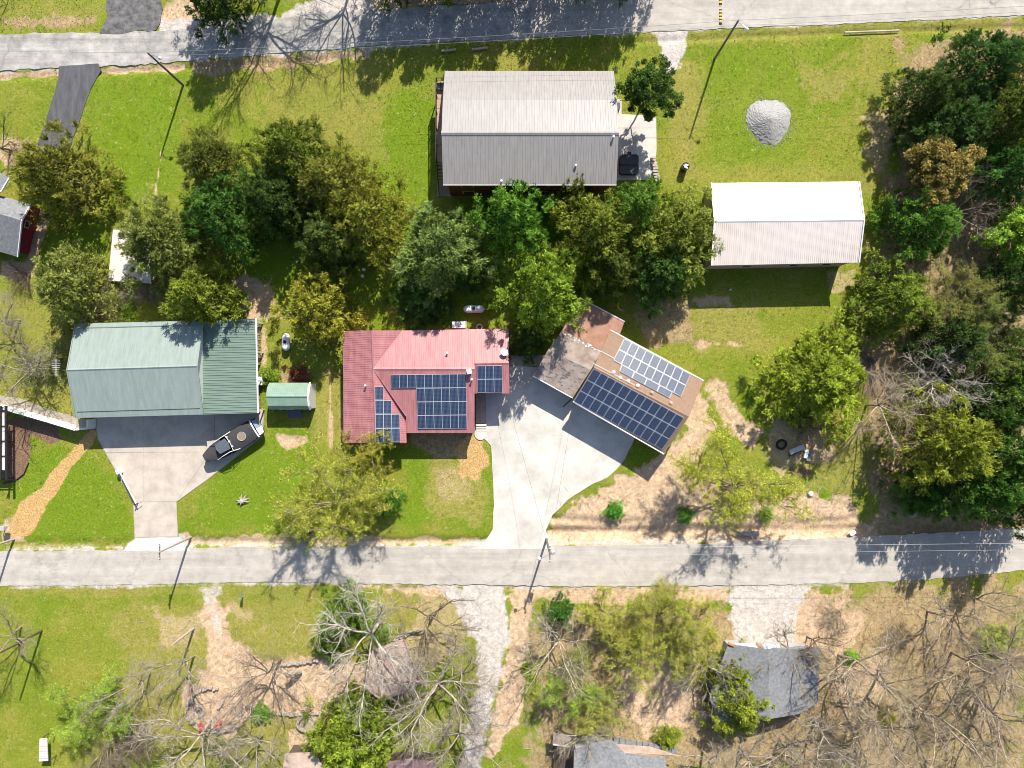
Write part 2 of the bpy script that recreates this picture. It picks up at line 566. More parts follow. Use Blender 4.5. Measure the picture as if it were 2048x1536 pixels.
def poly_sd(px, py, poly):
    """signed distance in px, positive inside"""
    d = np.full(px.shape, 1e9); ins = np.zeros(px.shape, bool)
    for k in range(len(poly)):
        x0, y0 = poly[k]; x1, y1 = poly[(k + 1) % len(poly)]
        ex, ey = x1 - x0, y1 - y0
        t = np.clip(((px - x0) * ex + (py - y0) * ey) / max(ex * ex + ey * ey, 1e-6), 0, 1)
        d = np.minimum(d, np.hypot(px - x0 - t * ex, py - y0 - t * ey))
        c = ((y0 > py) != (y1 > py)) & (px < (x1 - x0) * (py - y0) / ((y1 - y0) if y1 != y0 else 1e-6) + x0)
        ins ^= c
    return np.where(ins, d, -d)


PATCHES = [
    # layer, polygon (photo px), value, feather px, uneven px
    ('dirt', [(1385, 770), (1420, 795), (1432, 850), (1405, 905), (1430, 960), (1520, 1000), (1600, 985), (1700, 1000), (1722, 1068), (1600, 1086), (1110, 1090), (1100, 1050), (1140, 1008), (1200, 975), (1260, 945), (1330, 905), (1372, 850)], 0.95, 14, 26),
    ('dirt', [(1400, 760), (1450, 775), (1490, 830), (1560, 870), (1500, 890), (1420, 820)], 0.75, 14, 26),
    ('dirt', [(360, 1073), (560, 1072), (960, 1074), (975, 1094), (360, 1096)], 0.8, 8, 12),
    ('dirt', [(0, 1088), (250, 1086), (250, 1106), (0, 1106)], 0.5, 8, 10),
    ('dirt', [(1095, 1062), (1500, 1052), (1750, 1050), (1760, 1078), (1500, 1092), (1095, 1095)], 0.95, 8, 14),
    ('litter', [(1740, 1040), (2048, 1030), (2048, 1062), (1740, 1076)], 0.9, 8, 10),
    ('dirt', [(630, 1166), (1470, 1168), (1460, 1200), (1300, 1215), (1160, 1215), (1010, 1190), (820, 1195), (700, 1180)], 0.75, 10, 18),
    ('dirt', [(1005, 1178), (1080, 1180), (1052, 1280), (1050, 1400), (1010, 1500), (975, 1536), (960, 1536), (985, 1420), (1012, 1320), (1022, 1240)], 0.85, 10, 18),
    ('litter', [(1180, 1200), (1460, 1190), (1640, 1172), (2060, 1150), (2060, 1560), (1040, 1560), (1060, 1260)], 0.76, 30, 60),
    ('lush', [(1650, 1180), (1740, 1175), (1720, 1250), (1670, 1240)], .75, 16, 30),
    ('lush', [(2000, 1170), (2060, 1150), (2060, 1340), (2010, 1330)], .7, 20, 40),
    ('lush', [(1040, 1400), (1120, 1390), (1110, 1560), (1030, 1560)], .75, 20, 40),
    ('gravel', [(0, 1170), (640, 1163), (1000, 1169), (1700, 1165), (1700, 1174), (1000, 1178), (640, 1171), (0, 1179)], .7, 5, 6),
    ('gravel', [(0, 1097), (480, 1088), (960, 1086), (1700, 1072), (1700, 1080), (960, 1095), (480, 1096), (0, 1105)], .62, 5, 7),
    ('gravel', [(0, 138), (490, 108), (1000, 74), (2048, 27), (2048, 34), (1000, 81), (490, 116), (0, 146)], .6, 4, 6),
    ('dirt', [(1470, 1180), (1700, 1170), (1740, 1290), (1700, 1320), (1600, 1300), (1470, 1300)], 0.7, 20, 40),
    ('dirt', [(1250, 1340), (1400, 1300), (1420, 1460), (1300, 1470), (1230, 1420)], 0.8, 20, 40),
    ('dirt', [(1640, 1300), (1780, 1310), (1800, 1420), (1660, 1440)], 0.55, 30, 60),
    ('dry', [(1620, 830), (1810, 790), (1800, 960), (1700, 1010), (1600, 960)], 0.95, 20, 30),
    ('dirt', [(1530, 820), (1660, 860), (1680, 920), (1560, 950), (1520, 900)], 0.55, 20, 30),
    ('litter', [(1530, 830), (1650, 840), (1660, 930), (1550, 920)], 0.6, 20, 30),
    ('dry', [(230, 1240), (620, 1230), (700, 1300), (660, 1536), (240, 1536)], 0.9, 30, 50),
    ('dirt', [(380, 1330), (640, 1310), (740, 1330), (720, 1430), (560, 1440), (380, 1420)], 0.75, 20, 30),
    ('dirt', [(365, 1372), (420, 1362), (480, 1372), (500, 1440), (455, 1480), (400, 1452), (368, 1430)], 0.85, 6, 8),
    ('dirt', [(575, 1465), (650, 1470), (640, 1510), (580, 1500)], 0.9, 8, 12),
    ('dry', [(430, 1180), (640, 1180), (640, 1330), (440, 1320)], 0.7, 20, 40),
    ('dirt', [(830, 1180), (1000, 1180), (950, 1250), (900, 1320), (860, 1360), (780, 1300)], 0.5, 16, 30),
    ('dry', [(760, 1180), (900, 1180), (880, 1300), (760, 1280)], 0.8, 16, 30),
    ('dry', [(850, 915), (960, 920), (975, 1010), (960, 1050), (870, 1035), (850, 980)], 0.95, 10, 18),
    ('dirt', [(858, 930), (930, 925), (960, 1010), (880, 1010)], 0.45, 12, 22),
    ('straw', [(905, 895), (935, 872), (962, 872), (975, 930), (955, 962), (915, 950)], 0.95, 8, 12),
    ('litter', [(820, 865), (950, 865), (945, 915), (870, 920), (830, 890)], 0.8, 8, 10),
    ('straw', [(12, 1075), (55, 1070), (72, 1048), (110, 985), (150, 930), (180, 888), (192, 866), (182, 860), (155, 888), (122, 926), (85, 970), (48, 1002), (20, 1040)], 1.0, 5, 6),
    ('dirt', [(0, 1030), (20, 1035), (45, 1080), (0, 1090)], 0.8, 8, 12),
    ('mulch', [(10, 842), (40, 832), (110, 852), (120, 878), (100, 890), (80, 880), (62, 872), (62, 905), (50, 945), (30, 962), (8, 966)], 1.0, 5, 7),
    ('dirt', [(550, 868), (612, 872), (617, 888), (575, 907), (556, 890)], 0.7, 6, 8),
    ('litter', [(565, 745), (620, 742), (615, 768), (565, 768)], 0.95, 5, 8),
    ('dry', [(640, 740), (690, 735), (690, 900), (630, 880)], 0.95, 12, 22),
    ('dry', [(1400, 600), (1512, 600), (1530, 700), (1400, 700), (1380, 640)], 0.85, 14, 26),
    ('litter', [(1270, 590), (1385, 585), (1392, 690), (1300, 690)], 0.7, 14, 26),
    ('dirt', [(1380, 590), (1460, 590), (1480, 612), (1390, 618)], 0.6, 8, 14),
    ('dirt', [(1400, 680), (1500, 685), (1490, 698), (1400, 692)], 0.7, 6, 12),
    ('dirt', [(1655, 545), (1712, 535), (1705, 575), (1660, 600)], 0.5, 8, 14),
    ('dry', [(1000, 110), (1090, 110), (1090, 145), (1000, 145)], 0.6, 10, 20),
    ('dry', [(1320, 130), (1405, 120), (1410, 240), (1370, 320), (1345, 260)], 0.85, 12, 26),
    ('dry', [(1330, 330), (1740, 330), (1740, 368), (1330, 368)], 0.5, 12, 26),
    ('dry', [(1600, 130), (1700, 140), (1720, 190), (1620, 210)], 0.85, 12, 30),
    ('dirt', [(1722, 230), (1785, 200), (1795, 330), (1740, 340)], 0.5, 14, 30),
    ('dry', [(1715, 120), (1800, 150), (1790, 360), (1730, 420)], 0.6, 16, 30),
    ('dry', [(480, 130), (740, 110), (780, 330), (560, 280)], 0.6, 25, 50),
    ('litter', [(370, 118), (600, 108), (590, 135), (390, 152)], 0.9, 8, 12),
    ('dirt', [(0, 143), (380, 122), (370, 140), (0, 156)], 0.75, 5, 9),
    ('dirt', [(560, 108), (740, 96), (735, 116), (600, 130)], 0.65, 8, 14),
    ('dry', [(1290, 66), (2048, 28), (2048, 62), (1290, 92)], 0.75, 8, 14),
    ('litter', [(0, 34), (195, 30), (195, 48), (0, 60)], 0.75, 6, 14),
    ('dry', [(0, 0), (210, 0), (205, 60), (0, 60)], 0.55, 20, 30),
    ('dirt', [(320, 0), (400, 0), (400, 50), (320, 60)], 0.7, 10, 20),
    ('dirt', [(690, -20), (1040, -20), (1040, 4), (740, 18), (690, 14)], 0.9, 6, 10),
    ('dry', [(0, 560), (230, 560), (240, 640), (150, 850), (0, 820)], 0.65, 20, 40),
    ('dirt', [(200, 560), (300, 565), (260, 640), (180, 640)], 0.6, 14, 24),
    ('dirt', [(470, 560), (540, 560), (560, 640), (500, 650)], 0.7, 14, 26),
    ('dirt', [(0, 270), (80, 280), (60, 345), (0, 350)], 0.6, 14, 22),
    ('dirt', [(70, 420), (100, 430), (70, 540), (30, 560), (0, 560), (0, 520), (50, 520)], 0.65, 8, 14),
    ('litter', [(1790, 90), (2060, 50), (2060, 1050), (1745, 1050), (1745, 900), (1710, 760), (1730, 560), (1790, 320)], 0.8, 20, 40),
    ('lush', [(420, 420), (1430, 400), (1430, 580), (1000, 640), (700, 640), (500, 560)], 0.8, 30, 60),
    ('dry', [(200, 1220), (420, 1190), (420, 1290), (240, 1300)], 0.7, 30, 50),
    ('dirt', [(300, 1225), (400, 1220), (410, 1290), (320, 1300)], 0.5, 20, 40),
    ('dirt', [(440, 1200), (520, 1205), (540, 1260), (470, 1260)], 0.5, 20, 34),
    ('dry', [(0, 1172), (640, 1168), (640, 1192), (0, 1192)], 0.7, 8, 14),
    ('lush', [(790, 190), (868, 200), (868, 420), (760, 390), (740, 280)], 0.9, 14, 30),
    ('lush', [(150, 150), (360, 140), (370, 380), (220, 420), (190, 300)], 0.7, 20, 40),
    ('lush', [(0, 880), (180, 900), (265, 1000), (270, 1080), (60, 1080)], 0.8, 20, 40),
    ('lush', [(420, 960), (540, 840), (640, 880), (600, 1060), (370, 1060)], 0.8, 20, 40),
    ('lush', [(800, 900), (860, 900), (870, 1040), (980, 900), (985, 1060), (800, 1070)], 0.7, 14, 30),
    ('lush', [(1270, 880), (1330, 880), (1290, 940), (1250, 950)], 0.9, 6, 10),
    ('lush', [(1600, 940), (1690, 900), (1740, 1000), (1620, 1010)], 0.9, 8, 14),
    ('lush', [(1390, 80), (1700, 70), (1680, 180), (1600, 330), (1420, 340), (1390, 200)], 0.55, 25, 60),
    ('lush', [(80, 430), (220, 430), (210, 530), (80, 530)], 0.8, 10, 14),
    ('gravel', [(1306, 58), (1380, 52), (1374, 105), (1350, 140), (1328, 148), (1320, 95)], 1.0, 7, 12),
    ('gravel', [(385, 1170), (452, 1170), (440, 1190), (434, 1215), (446, 1262), (440, 1290), (425, 1260), (416, 1210)], 0.62, 9, 12),
    ('dirt', [(412, 1195), (440, 1195), (470, 1262), (540, 1330), (560, 1400), (470, 1400), (400, 1380), (408, 1280)], 0.95, 14, 24),
    ('gravel', [(880, 1172), (1012, 1172), (1018, 1240), (1005, 1330), (985, 1430), (962, 1540), (922, 1540), (938, 1440), (955, 1370), (952, 1290), (930, 1235)], 0.95, 9, 14),
    ('gravel', [(1455, 1170), (1630, 1168), (1600, 1220), (1585, 1292), (1468, 1292), (1455, 1240)], 0.85, 8, 14),
    ('gravel', [(318, 40), (400, 38), (560, 30), (640, -10), (745, -10), (740, 30), (560, 70), (330, 80)], 0.9, 8, 14),
    ('gravel', [(248, 1098), (275, 1070), (362, 1070), (382, 1100)], 1.0, 4, 5),
    ('gravel', [(925, 1095), (965, 1078), (1095, 1070), (1112, 1096)], 1.0, 5, 6),
    ('dirt', [(309, 395), (312, 360), (318, 320), (322, 290), (325, 290), (321, 322), (316, 360), (312, 395)], 0.9, 2, 1),
    ('dirt', [(285, 360), (320, 350), (310, 400), (270, 420)], 0.35, 8, 14),
    ('dirt', [(655, 745), (664, 745), (668, 900), (656, 900)], .62, 4, 5),
    ('dirt', [(684, 745), (690, 745), (688, 800), (684, 900), (678, 900)], .5, 4, 5),
    ('dirt', [(520, 652), (534, 652), (534, 735), (522, 735)], .6, 4, 6),
    ('dry', [(1600, 170), (1690, 100), (1698, 106), (1610, 180)], .8, 4, 6),
    ('dry', [(1735, 70), (1748, 70), (1730, 160), (1716, 230), (1706, 225)], .8, 4, 8),
    ('dirt', [(250, 400), (310, 345), (316, 350), (258, 408)], .42, 4, 6),
    ('mulch', [(1575, 930), (1640, 930), (1620, 960), (1580, 955)], 0.6, 10, 16),
]
LAYERS = ['dirt', 'dry', 'lush', 'litter', 'mulch', 'straw', 'gravel']


def masks_at(x, y):
    """layer values for world points"""
    px = 1024 + x * F / H; py = 768 - y * F / H
    L = {k: np.zeros(x.shape) for k in LAYERS}
    wob = fbm(x, y, 0.5, 3, 4) - 0.5
    wob2 = fbm(x, y, 1.7, 41, 3) - 0.5
    for lay, poly, val, fe, un in PATCHES:
        xs = [p[0] for p in poly]; ys = [p[1] for p in poly]
        mg = fe + un + 4
        sel = (px > min(xs) - mg) & (px < max(xs) + mg) & (py > min(ys) - mg) & (py < max(ys) + mg)
        if not sel.any(): continue
        d = poly_sd(px[sel], py[sel], poly) + wob[sel] * un * 2 + wob2[sel] * un
        t = np.clip((d + fe) / (2 * fe), 0, 1); t = t * t * (3 - 2 * t)
        L[lay][sel] = np.maximum(L[lay][sel], t * val)
    return L


fine_x = np.arange(-69, 69.01, 0.28); fine_y = np.arange(-53, 56.01, 0.28)
gx = np.concatenate([[-900, -500, -250, -140, -100, -80], fine_x, [80, 100, 140, 250, 500, 900]])
gy = np.concatenate([[-900, -500, -250, -140, -95, -70], fine_y, [70, 95, 140, 250, 500, 900]])
GX, GY = np.meshgrid(gx, gy, indexing='ij')
X, Y = GX.ravel(), GY.ravel()
GL = masks_at(X, Y)
Z = -0.045 + 0.03 * (fbm(X, Y, 0.6, 9, 4) - 0.5) * 2
PXg = 1024 + X * F / H; PYg = 768 - Y * F / H
Z -= GL['dirt'] * fbm(X, Y, 1.3, 19, 4) * .22
pc = np.interp(PXg, [0, 960, 1100, 1500, 1750, 2048], [1086, 1083, 1066, 1062, 1060, 1044])
dep = np.interp(PXg, [0, 250, 400, 960, 1090, 1110, 1750, 2048], [.1, .1, .25, .25, .1, .75, .6, .4])
Z -= dep * np.exp(-((PYg - pc) / np.interp(PXg, [0, 1090, 1110, 2048], [7, 7, 11, 11])) ** 2)
Z -= np.where(PXg > 1100, .30, 0) * np.exp(-((PYg - 1040 - 6 * np.sin(PXg / 60)) / 7) ** 2) * (PXg < 1740)
pn = np.interp(PXg, [0, 480, 1000, 1480, 2048], [157, 129, 97, 73, 53])
Z -= .22 * np.exp(-((PYg - pn) / 5) ** 2)
me = bpy.data.meshes.new('ground')
nx, ny = len(gx), len(gy)
me.vertices.add(nx * ny)
me.vertices.foreach_set('co', np.stack([X, Y, Z], 1).astype(np.float32).ravel())
ii, jj = np.meshgrid(np.arange(nx - 1), np.arange(ny - 1), indexing='ij')
a = (ii * ny + jj).ravel()
quads = np.stack([a, a + ny, a + ny + 1, a + 1], 1).astype(np.int32)
me.loops.add(quads.size)
me.loops.foreach_set('vertex_index', quads.ravel())
me.polygons.add(len(quads))
me.polygons.foreach_set('loop_start', np.arange(0, quads.size, 4, dtype=np.int32))
me.polygons.foreach_set('loop_total', np.full(len(quads), 4, dtype=np.int32))
me.polygons.foreach_set('use_smooth', np.ones(len(quads), bool))
me.update()
for nm, keys in (('mask_a', ('dirt', 'dry', 'lush')), ('mask_b', ('litter', 'mulch', 'straw')), ('mask_c', ('gravel', 'gravel', 'gravel'))):
    at = me.attributes.new(nm, 'FLOAT_COLOR', 'POINT')
    at.data.foreach_set('color', np.stack([GL[k] for k in keys] + [np.ones(len(X))], 1).astype(np.float32).ravel())


def ground_mat():
    m = bpy.data.materials.new('ground')
    m.use_nodes = True
    nt = m.node_tree; N = nt.nodes; Lk = nt.links.new
    b = N['Principled BSDF']
    b.inputs['Roughness'].default_value = 0.95
    b.inputs['Specular IOR Level'].default_value = 0.08
    geo = N.new('ShaderNodeNewGeometry')

    def noise(scale, detail=5, rough=0.6, dist=0.0):
        n = N.new('ShaderNodeTexNoise')
        n.inputs['Scale'].default_value = scale
        n.inputs['Detail'].default_value = detail
        n.inputs['Roughness'].default_value = rough
        n.inputs['Distortion'].default_value = dist
        Lk(geo.outputs['Position'], n.inputs['Vector'])
        return n.outputs['Fac']

    def mrange(v, a, bb, c=0.0, d=1.0, smooth=True):
        r = N.new('ShaderNodeMapRange')
        if smooth: r.interpolation_type = 'SMOOTHSTEP'
        for i, x in enumerate((a, bb, c, d)): r.inputs[i + 1].default_value = x
        Lk(v, r.inputs[0])
        return r.outputs[0]

    def math_(op, x, y):
        q = N.new('ShaderNodeMath'); q.operation = op
        for i, s in enumerate((x, y)):
            if isinstance(s, (int, float)): q.inputs[i].default_value = s
            else: Lk(s, q.inputs[i])
        return q.outputs[0]

    def mixc(f, A, B, mode='MIX'):
        x = N.new('ShaderNodeMix'); x.data_type = 'RGBA'; x.blend_type = mode
        for i, s in ((0, f), (6, A), (7, B)):
            if isinstance(s, (int, float)): x.inputs[i].default_value = s
            elif isinstance(s, tuple): x.inputs[i].default_value = (*s, 1)
            else: Lk(s, x.inputs[i])
        return x.outputs[2]

    def attr(nm):
        q = N.new('ShaderNodeAttribute'); q.attribute_name = nm
        s = N.new('ShaderNodeSeparateColor'); Lk(q.outputs['Color'], s.inputs[0])
        return s.outputs
    ma, mb_, mc = attr('mask_a'), attr('mask_b'), attr('mask_c')
    n_fine = noise(7.0, 6, 0.7)
    n_mid = noise(1.6, 8, 0.65)
    n_big = noise(0.16, 6, 0.6)
    n_big2 = noise(0.33, 6, 0.65, 0.4)

    def patch(mask, amt=0.75, w=0.16):
        v = math_('ADD', mask, math_('MULTIPLY', math_('SUBTRACT', n_mid, 0.5), amt))
        v = math_('ADD', v, math_('MULTIPLY', math_('SUBTRACT', n_fine, 0.5), amt * 0.8))
        f = mrange(v, 0.5 - w, 0.5 + w)
        return math_('MULTIPLY', f, mrange(mask, 0.0, 0.12))
    grass = mixc(mrange(n_big, 0.36, 0.64), (0.145, 0.205, 0.014), (0.215, 0.225, 0.032))
    grass = mixc(mrange(n_big2, 0.50, 0.72, 0, 0.7), grass, (0.26, 0.245, 0.05))
    grass = mixc(math_('MULTIPLY', patch(ma[2], 0.6, 0.3), 0.85), grass, (0.13, 0.212, 0.009))
    dead = mrange(math_('ADD', n_mid, math_('MULTIPLY', n_fine, 0.6)), 0.88, 1.05, 0, 0.8)
    grass = mixc(dead, grass, (0.38, 0.33, 0.15))
    fleck = mrange(noise(17.0, 3, 0.9), 0.60, 0.70, 0, 0.75)
    grass = mixc(fleck, grass, (0.46, 0.42, 0.20))
    fleck2 = mrange(noise(14.0, 3, 0.9, 1.0), 0.30, 0.42, 0.8, 0)
    grass = mixc(fleck2, grass, (0.05, 0.085, 0.008))
    col = mixc(math_('MULTIPLY', patch(ma[1], 1.0, 0.45), 0.72), grass, mixc(mrange(n_mid, 0.35, 0.65), (0.33, 0.27, 0.095), (0.22, 0.215, 0.035)))
    col = mixc(math_('MULTIPLY', patch(mb_[0], 0.9, 0.32), 0.88), col, mixc(mrange(n_mid, 0.3, 0.7), (0.46, 0.325, 0.195), (0.25, 0.175, 0.10)))
    col = mixc(patch(ma[0], 0.85, 0.2), col, mixc(mrange(n_mid, 0.35, 0.65), (0.58, 0.43, 0.295), (0.43, 0.30, 0.185)))
    col = mixc(patch(mc[0], 0.9, 0.32), col, mixc(mrange(n_mid, 0.35, 0.65), (0.42, 0.38, 0.345), (0.54, 0.495, 0.455)))
    col = mixc(patch(mb_[2], 0.85, 0.25), col, mixc(mrange(n_fine, 0.35, 0.65), (0.38, 0.22, 0.075), (0.54, 0.37, 0.17)))
    col = mixc(patch(mb_[1], 0.5, 0.12), col, mixc(mrange(n_fine, 0.35, 0.65), (0.13, 0.08, 0.055), (0.25, 0.155, 0.105)))
    grain = mrange(noise(15.0, 4, 0.8), 0.3, 0.72, 0.36, 1.55, False)
    gr2 = mrange(noise(4.5, 6, 0.75), 0.3, 0.7, 0.68, 1.28, False)
    g = math_('MULTIPLY', grain, gr2)
    cb = N.new('ShaderNodeCombineColor')
    for i in range(3): Lk(g, cb.inputs[i])
    col = mixc(1.0, col, cb.outputs[0], 'MULTIPLY')
    Lk(col, b.inputs['Base Color'])
    bp = N.new('ShaderNodeBump')
    bp.inputs['Strength'].default_value = 0.6
    bp.inputs['Distance'].default_value = 0.08
    Lk(math_('ADD', noise(9.0, 5, 0.8), math_('MULTIPLY', n_mid, 0.8)), bp.inputs['Height'])
    Lk(bp.outputs[0], b.inputs['Normal'])
    return m


me.materials.append(ground_mat())
ground = bpy.data.objects.new('ground', me)
COL.objects.link(ground)
tag(ground, kind='structure')


# ---- roads and paved surfaces
def sheet(name, pxpoly, z, material, amp=0.1, step=1.0, seed=1, bottom=-0.15, parent=None):
    mb = MB()
    pts = jitter_poly([P(*p) for p in pxpoly], step, amp, seed)
    mb.slab(pts, bottom, z)
    o = mb.build(name, material, parent)
    if not parent: tag(o, kind='structure')
    return o


sheet('road', [(-500, 1106), (0, 1103), (260, 1100), (480, 1094), (960, 1092), (1095, 1092), (1400, 1088), (1740, 1073), (2048, 1056), (2600, 1020), (2600, 1100), (2048, 1140), (1850, 1160), (1700, 1166), (1450, 1171), (1150, 1173), (1000, 1170), (700, 1167), (520, 1164), (370, 1167), (230, 1170), (0, 1172), (-500, 1174)], 0.010, M['road'], 0.09, 0.6, 3)
sheet('road', [(-500, 74), (0, 68), (100, 66), (205, 65), (330, 62), (420, 48), (560, 38), (640, 24), (740, 20), (1000, 5), (1060, 0), (1060, 74), (1000, 78), (740, 92), (490, 112), (370, 122), (260, 130), (120, 135), (0, 142), (-500, 160)], 0.010, M['old_road'], 0.12, 0.6, 4)
sheet('road', [(1060, 0), (1300, -14), (2048, -56), (2700, -90), (2700, 0), (2048, 30), (1700, 47), (1480, 55), (1300, 64), (1060, 74)], 0.0105, M['road'], 0.09, 0.6, 5)
sheet('driveway', [(118, 133), (197, 127), (202, 141), (182, 177), (165, 225), (141, 292), (120, 340), (62, 340), (72, 300), (98, 222), (117, 156)], 0.03, M['blacktop'], 0.05, 1.0, 6)
sheet('driveway', [(224, -60), (318, -60), (322, 30), (312, 60), (199, 68), (216, 34), (211, 16)], 0.03, M['shade_tinted_drive'], 0.25, 0.8, 7)  # driveway with the crown shadow painted into its colour and ragged outline

# concrete driveway of the green house: one slab per pour
drv = MB(); drv.slab([P(*p) for p in [(186, 826), (528, 818), (526, 872), (417, 958), (352, 1004), (357, 1076), (269, 1077), (266, 1004), (195, 878), (192, 858)]], -0.12, 0.0)
drive = tag(drv.build('driveway', M['walkway']), kind='structure')
for sl in [[(196, 828), (287.7, 826), (287.7, 904.2), (212, 905), (197, 878), (194, 857)],
           [(288.3, 826), (428.6, 824), (428.6, 880), (420, 903.7), (288.3, 904.2)],
           [(212.4, 905.8), (287.7, 904.8), (287.7, 1003.4), (268.6, 1003.6)],
           [(288.3, 904.8), (419.7, 904.3), (353.4, 1003), (288.3, 1003.4)],
           [(268, 1004.4), (353, 1003.8), (355, 1073), (271, 1074)],
           [(429.4, 824), (526, 818), (524, 871), (417, 957), (354.2, 1002.6), (420.6, 904), (429.4, 881)]]:
    b_ = MB(); b_.slab([P(*p) for p in sl], -0.05, 0.03); b_.build('concrete_slab', M['concrete'], drive)
sheet('apron', [(246, 1102), (272, 1075.5), (357, 1074.5), (382, 1102)], 0.024, M['gravel_white'], 0.08, 0.6, 8)

# white concrete driveway between the red house and the garage
CD = [(950, 780), (952, 864), (974, 882), (982, 892), (986, 960), (988, 1010), (985, 1060), (968, 1085), (940, 1098), (1112, 1098), (1096, 1085), (1092, 1060), (1105, 1030), (1135, 1000), (1161, 983), (1187, 967), (1216, 954), (1234, 938), (1250, 918), (1269, 876), (1290, 850), (1140, 760), (1080, 735), (1050, 732), (1018, 732), (1018, 780)]
drv = MB(); drv.slab(jitter_poly([P(*p) for p in CD], 0.8, 0.05, 9), -0.15, 0.024)
drive2 = tag(drv.build('driveway', M['concrete_new']), kind='structure')
sheet('path', [(1014, 710), (1092, 711), (1078, 732), (1014, 731)], 0.05, M['walkway'], 0.01, 1, 10)

# patio beside the grey house
sheet('patio', [(1228, 199), (1243, 199), (1243, 228), (1312, 233), (1313, 300), (1310, 330), (1304, 360), (1228, 361)], 0.05, M['concrete_new'], 0.01, 2, 11)
# path with the white retaining wall beside the green house
sheet('path', [(-60, 780), (8, 792), (40, 797), (90, 816), (150, 834), (168, 850), (160, 853), (90, 832), (0, 806), (-60, 792)], 0.04, M['walkway'], 0.05, 1, 12)

# ------------------------------------------------------------------ buildings
def wall_window(mb, c, w, h, nrm, depth=0.06):
    """window box standing 6 cm proud of a wall, facing nrm"""
    t = Vector((-nrm[1], nrm[0], 0)).normalized(); n = Vector((nrm[0], nrm[1], 0)).normalized()
    c = Vector(c)
    q = [c - t * w / 2 - Vector((0, 0, h / 2)), c + t * w / 2 - Vector((0, 0, h / 2)), c + t * w / 2 + Vector((0, 0, h / 2)), c - t * w / 2 + Vector((0, 0, h / 2))]
    mb.prism([p - n * 0.05 for p in q], [p + n * depth for p in q])


def window_part(parent, c, w, h, nrm, frame=M['white_trim'], name='window'):
    mb = MB(); wall_window(mb, c, w, h, nrm, 0.05)
    f = mb.build(name, frame, parent)
    mb = MB(); wall_window(mb, c, w - 0.16, h - 0.16, nrm, 0.065)
    mb.build('pane' if name == 'window' else 'door_panel', M['window'], f)


def pipe(parent, px, py, z0, hgt, r=0.07, cap=True, m=None):
    p = P(px, py, z0)
    mb = MB(); mb.tube([p - Vector((0, 0, 0.1)), p + Vector((0, 0, hgt))], r, 8)
    if cap: mb.lathe(p + Vector((0, 0, hgt - 0.03)), [(r * 1.7, 0), (r * 1.5, 0.08), (0.01, 0.12)], 8)
    mb.build('vent_pipe', m or M['white_trim'], parent)


def round_vent(parent, p, r=0.2, m=None):
    mb = MB(); mb.lathe(p, [(r * 0.6, -0.1), (r * 0.6, 0.12), (r, 0.14), (r * 0.8, 0.26), (0.01, 0.32)], 10)
    mb.build('roof_vent', m or M['white_trim'], parent)


def solar(parent, quad, nc, nr, pl, lift=0.14, gap=0.006):
    """panels laid over a photo-pixel quad (TL,TR,BR,BL) projected on a roof plane"""
    c = [Q(*p, pl) + pl[1] * lift for p in quad]
    n = pl[1]

    def at(u, v):
        return (c[0] * (1 - u) + c[1] * u) * (1 - v) + (c[3] * (1 - u) + c[2] * u) * v
    for r in range(nr):
        for k in range(nc):
            q = [at((k + du) / nc, (r + dv) / nr) for du, dv in ((0, 0), (1, 0), (1, 1), (0, 1))]
            cen = sum(q, Vector()) / 4
            q = [p + (cen - p).normalized() * gap for p in q]
            if (q[1] - q[0]).cross(q[2] - q[0]).dot(n) < 0: q = [q[0], q[3], q[2], q[1]]
            mb = MB(); mb.prism([p - n * 0.05 for p in q], q)
            fr = mb.build('solar_panel', M['panel_frame'], parent)
            g = [p + (cen - p).normalized() * 0.045 + n * 0.006 for p in q]
            mb = MB(); mb.poly(g)
            o = mb.build('cell_sheet', M['panel_glass'], fr)
            e0, e1 = (q[1] - q[0]).length, (q[3] - q[0]).length
            uvl = o.data.uv_layers.new(name='UVMap')
            uvs = [(0, 0), (1, 0), (1, 1), (0, 1)] if e0 < e1 else [(0, 0), (0, 1), (1, 1), (1, 0)]
            for i, t in enumerate(uvs): uvl.data[i].uv = t


def roof_part(parent, pts, material, name='roof_slope', **kw):
    mb = MB(); roof_mesh(mb, pts, **kw)
    return mb.build(name, material, parent)


def ridge_part(parent, a, b, material, w=0.36, lift=0.02):
    a, b = Vector(a), Vector(b)
    d = (b - a).normalized(); s = d.cross(Vector((0, 0, 1))).normalized() * (w / 2)
    up = Vector((0, 0, 1))
    mb = MB()
    q = lambda p: [p - s - up * 0.05, p + s - up * 0.05, p + up * (0.06 + lift)]
    mb.prism(q(a), q(b))
    return mb.build('ridge_cap', material, parent)


# ---- white building, top right
zb, zr = 4.4, 5.6
hs = thing('metal_building', P(1570, 450), 'long metal building with a brilliant white roof slope beside the wooded edge', 'building')
plN = plane3(P(1422, 366, zb), P(1716, 363, zb), P(1728, 440, zr))
N0, N1, R0, R1, S0, S1 = P(1421, 366, zb), P(1716, 363, zb), P(1428, 443, zr), P(1728, 440, zr), P(1424, 531, zb), P(1720, 525, zb)
R0.x = N0.x = S0.x = (N0.x + R0.x + S0.x) / 3; R1.x = N1.x = S1.x = (N1.x + R1.x + S1.x) / 3
roof_part(hs, [N0, N1, R1, R0], M['white_roof'], spacing=0.24, rw=0.04, rh=0.018)
roof_part(hs, [R0, R1, S1, S0], M['white_roof'], spacing=0.24, rw=0.04, rh=0.018)
ridge_part(hs, R0, R1, M['white_trim'])
mb = MB(); a0, a1, b0, b1 = gable_walls(mb, N0, N1, R0, R1, S0, S1, 0.28); mb.build('wall', M['tan_wall'], hs)
for s in (0.28, 0.62, 0.85):
    p = b0.lerp(b1, s); window_part(hs, (p.x, p.y, 2.0), 1.2, 1.0, (0, -1))
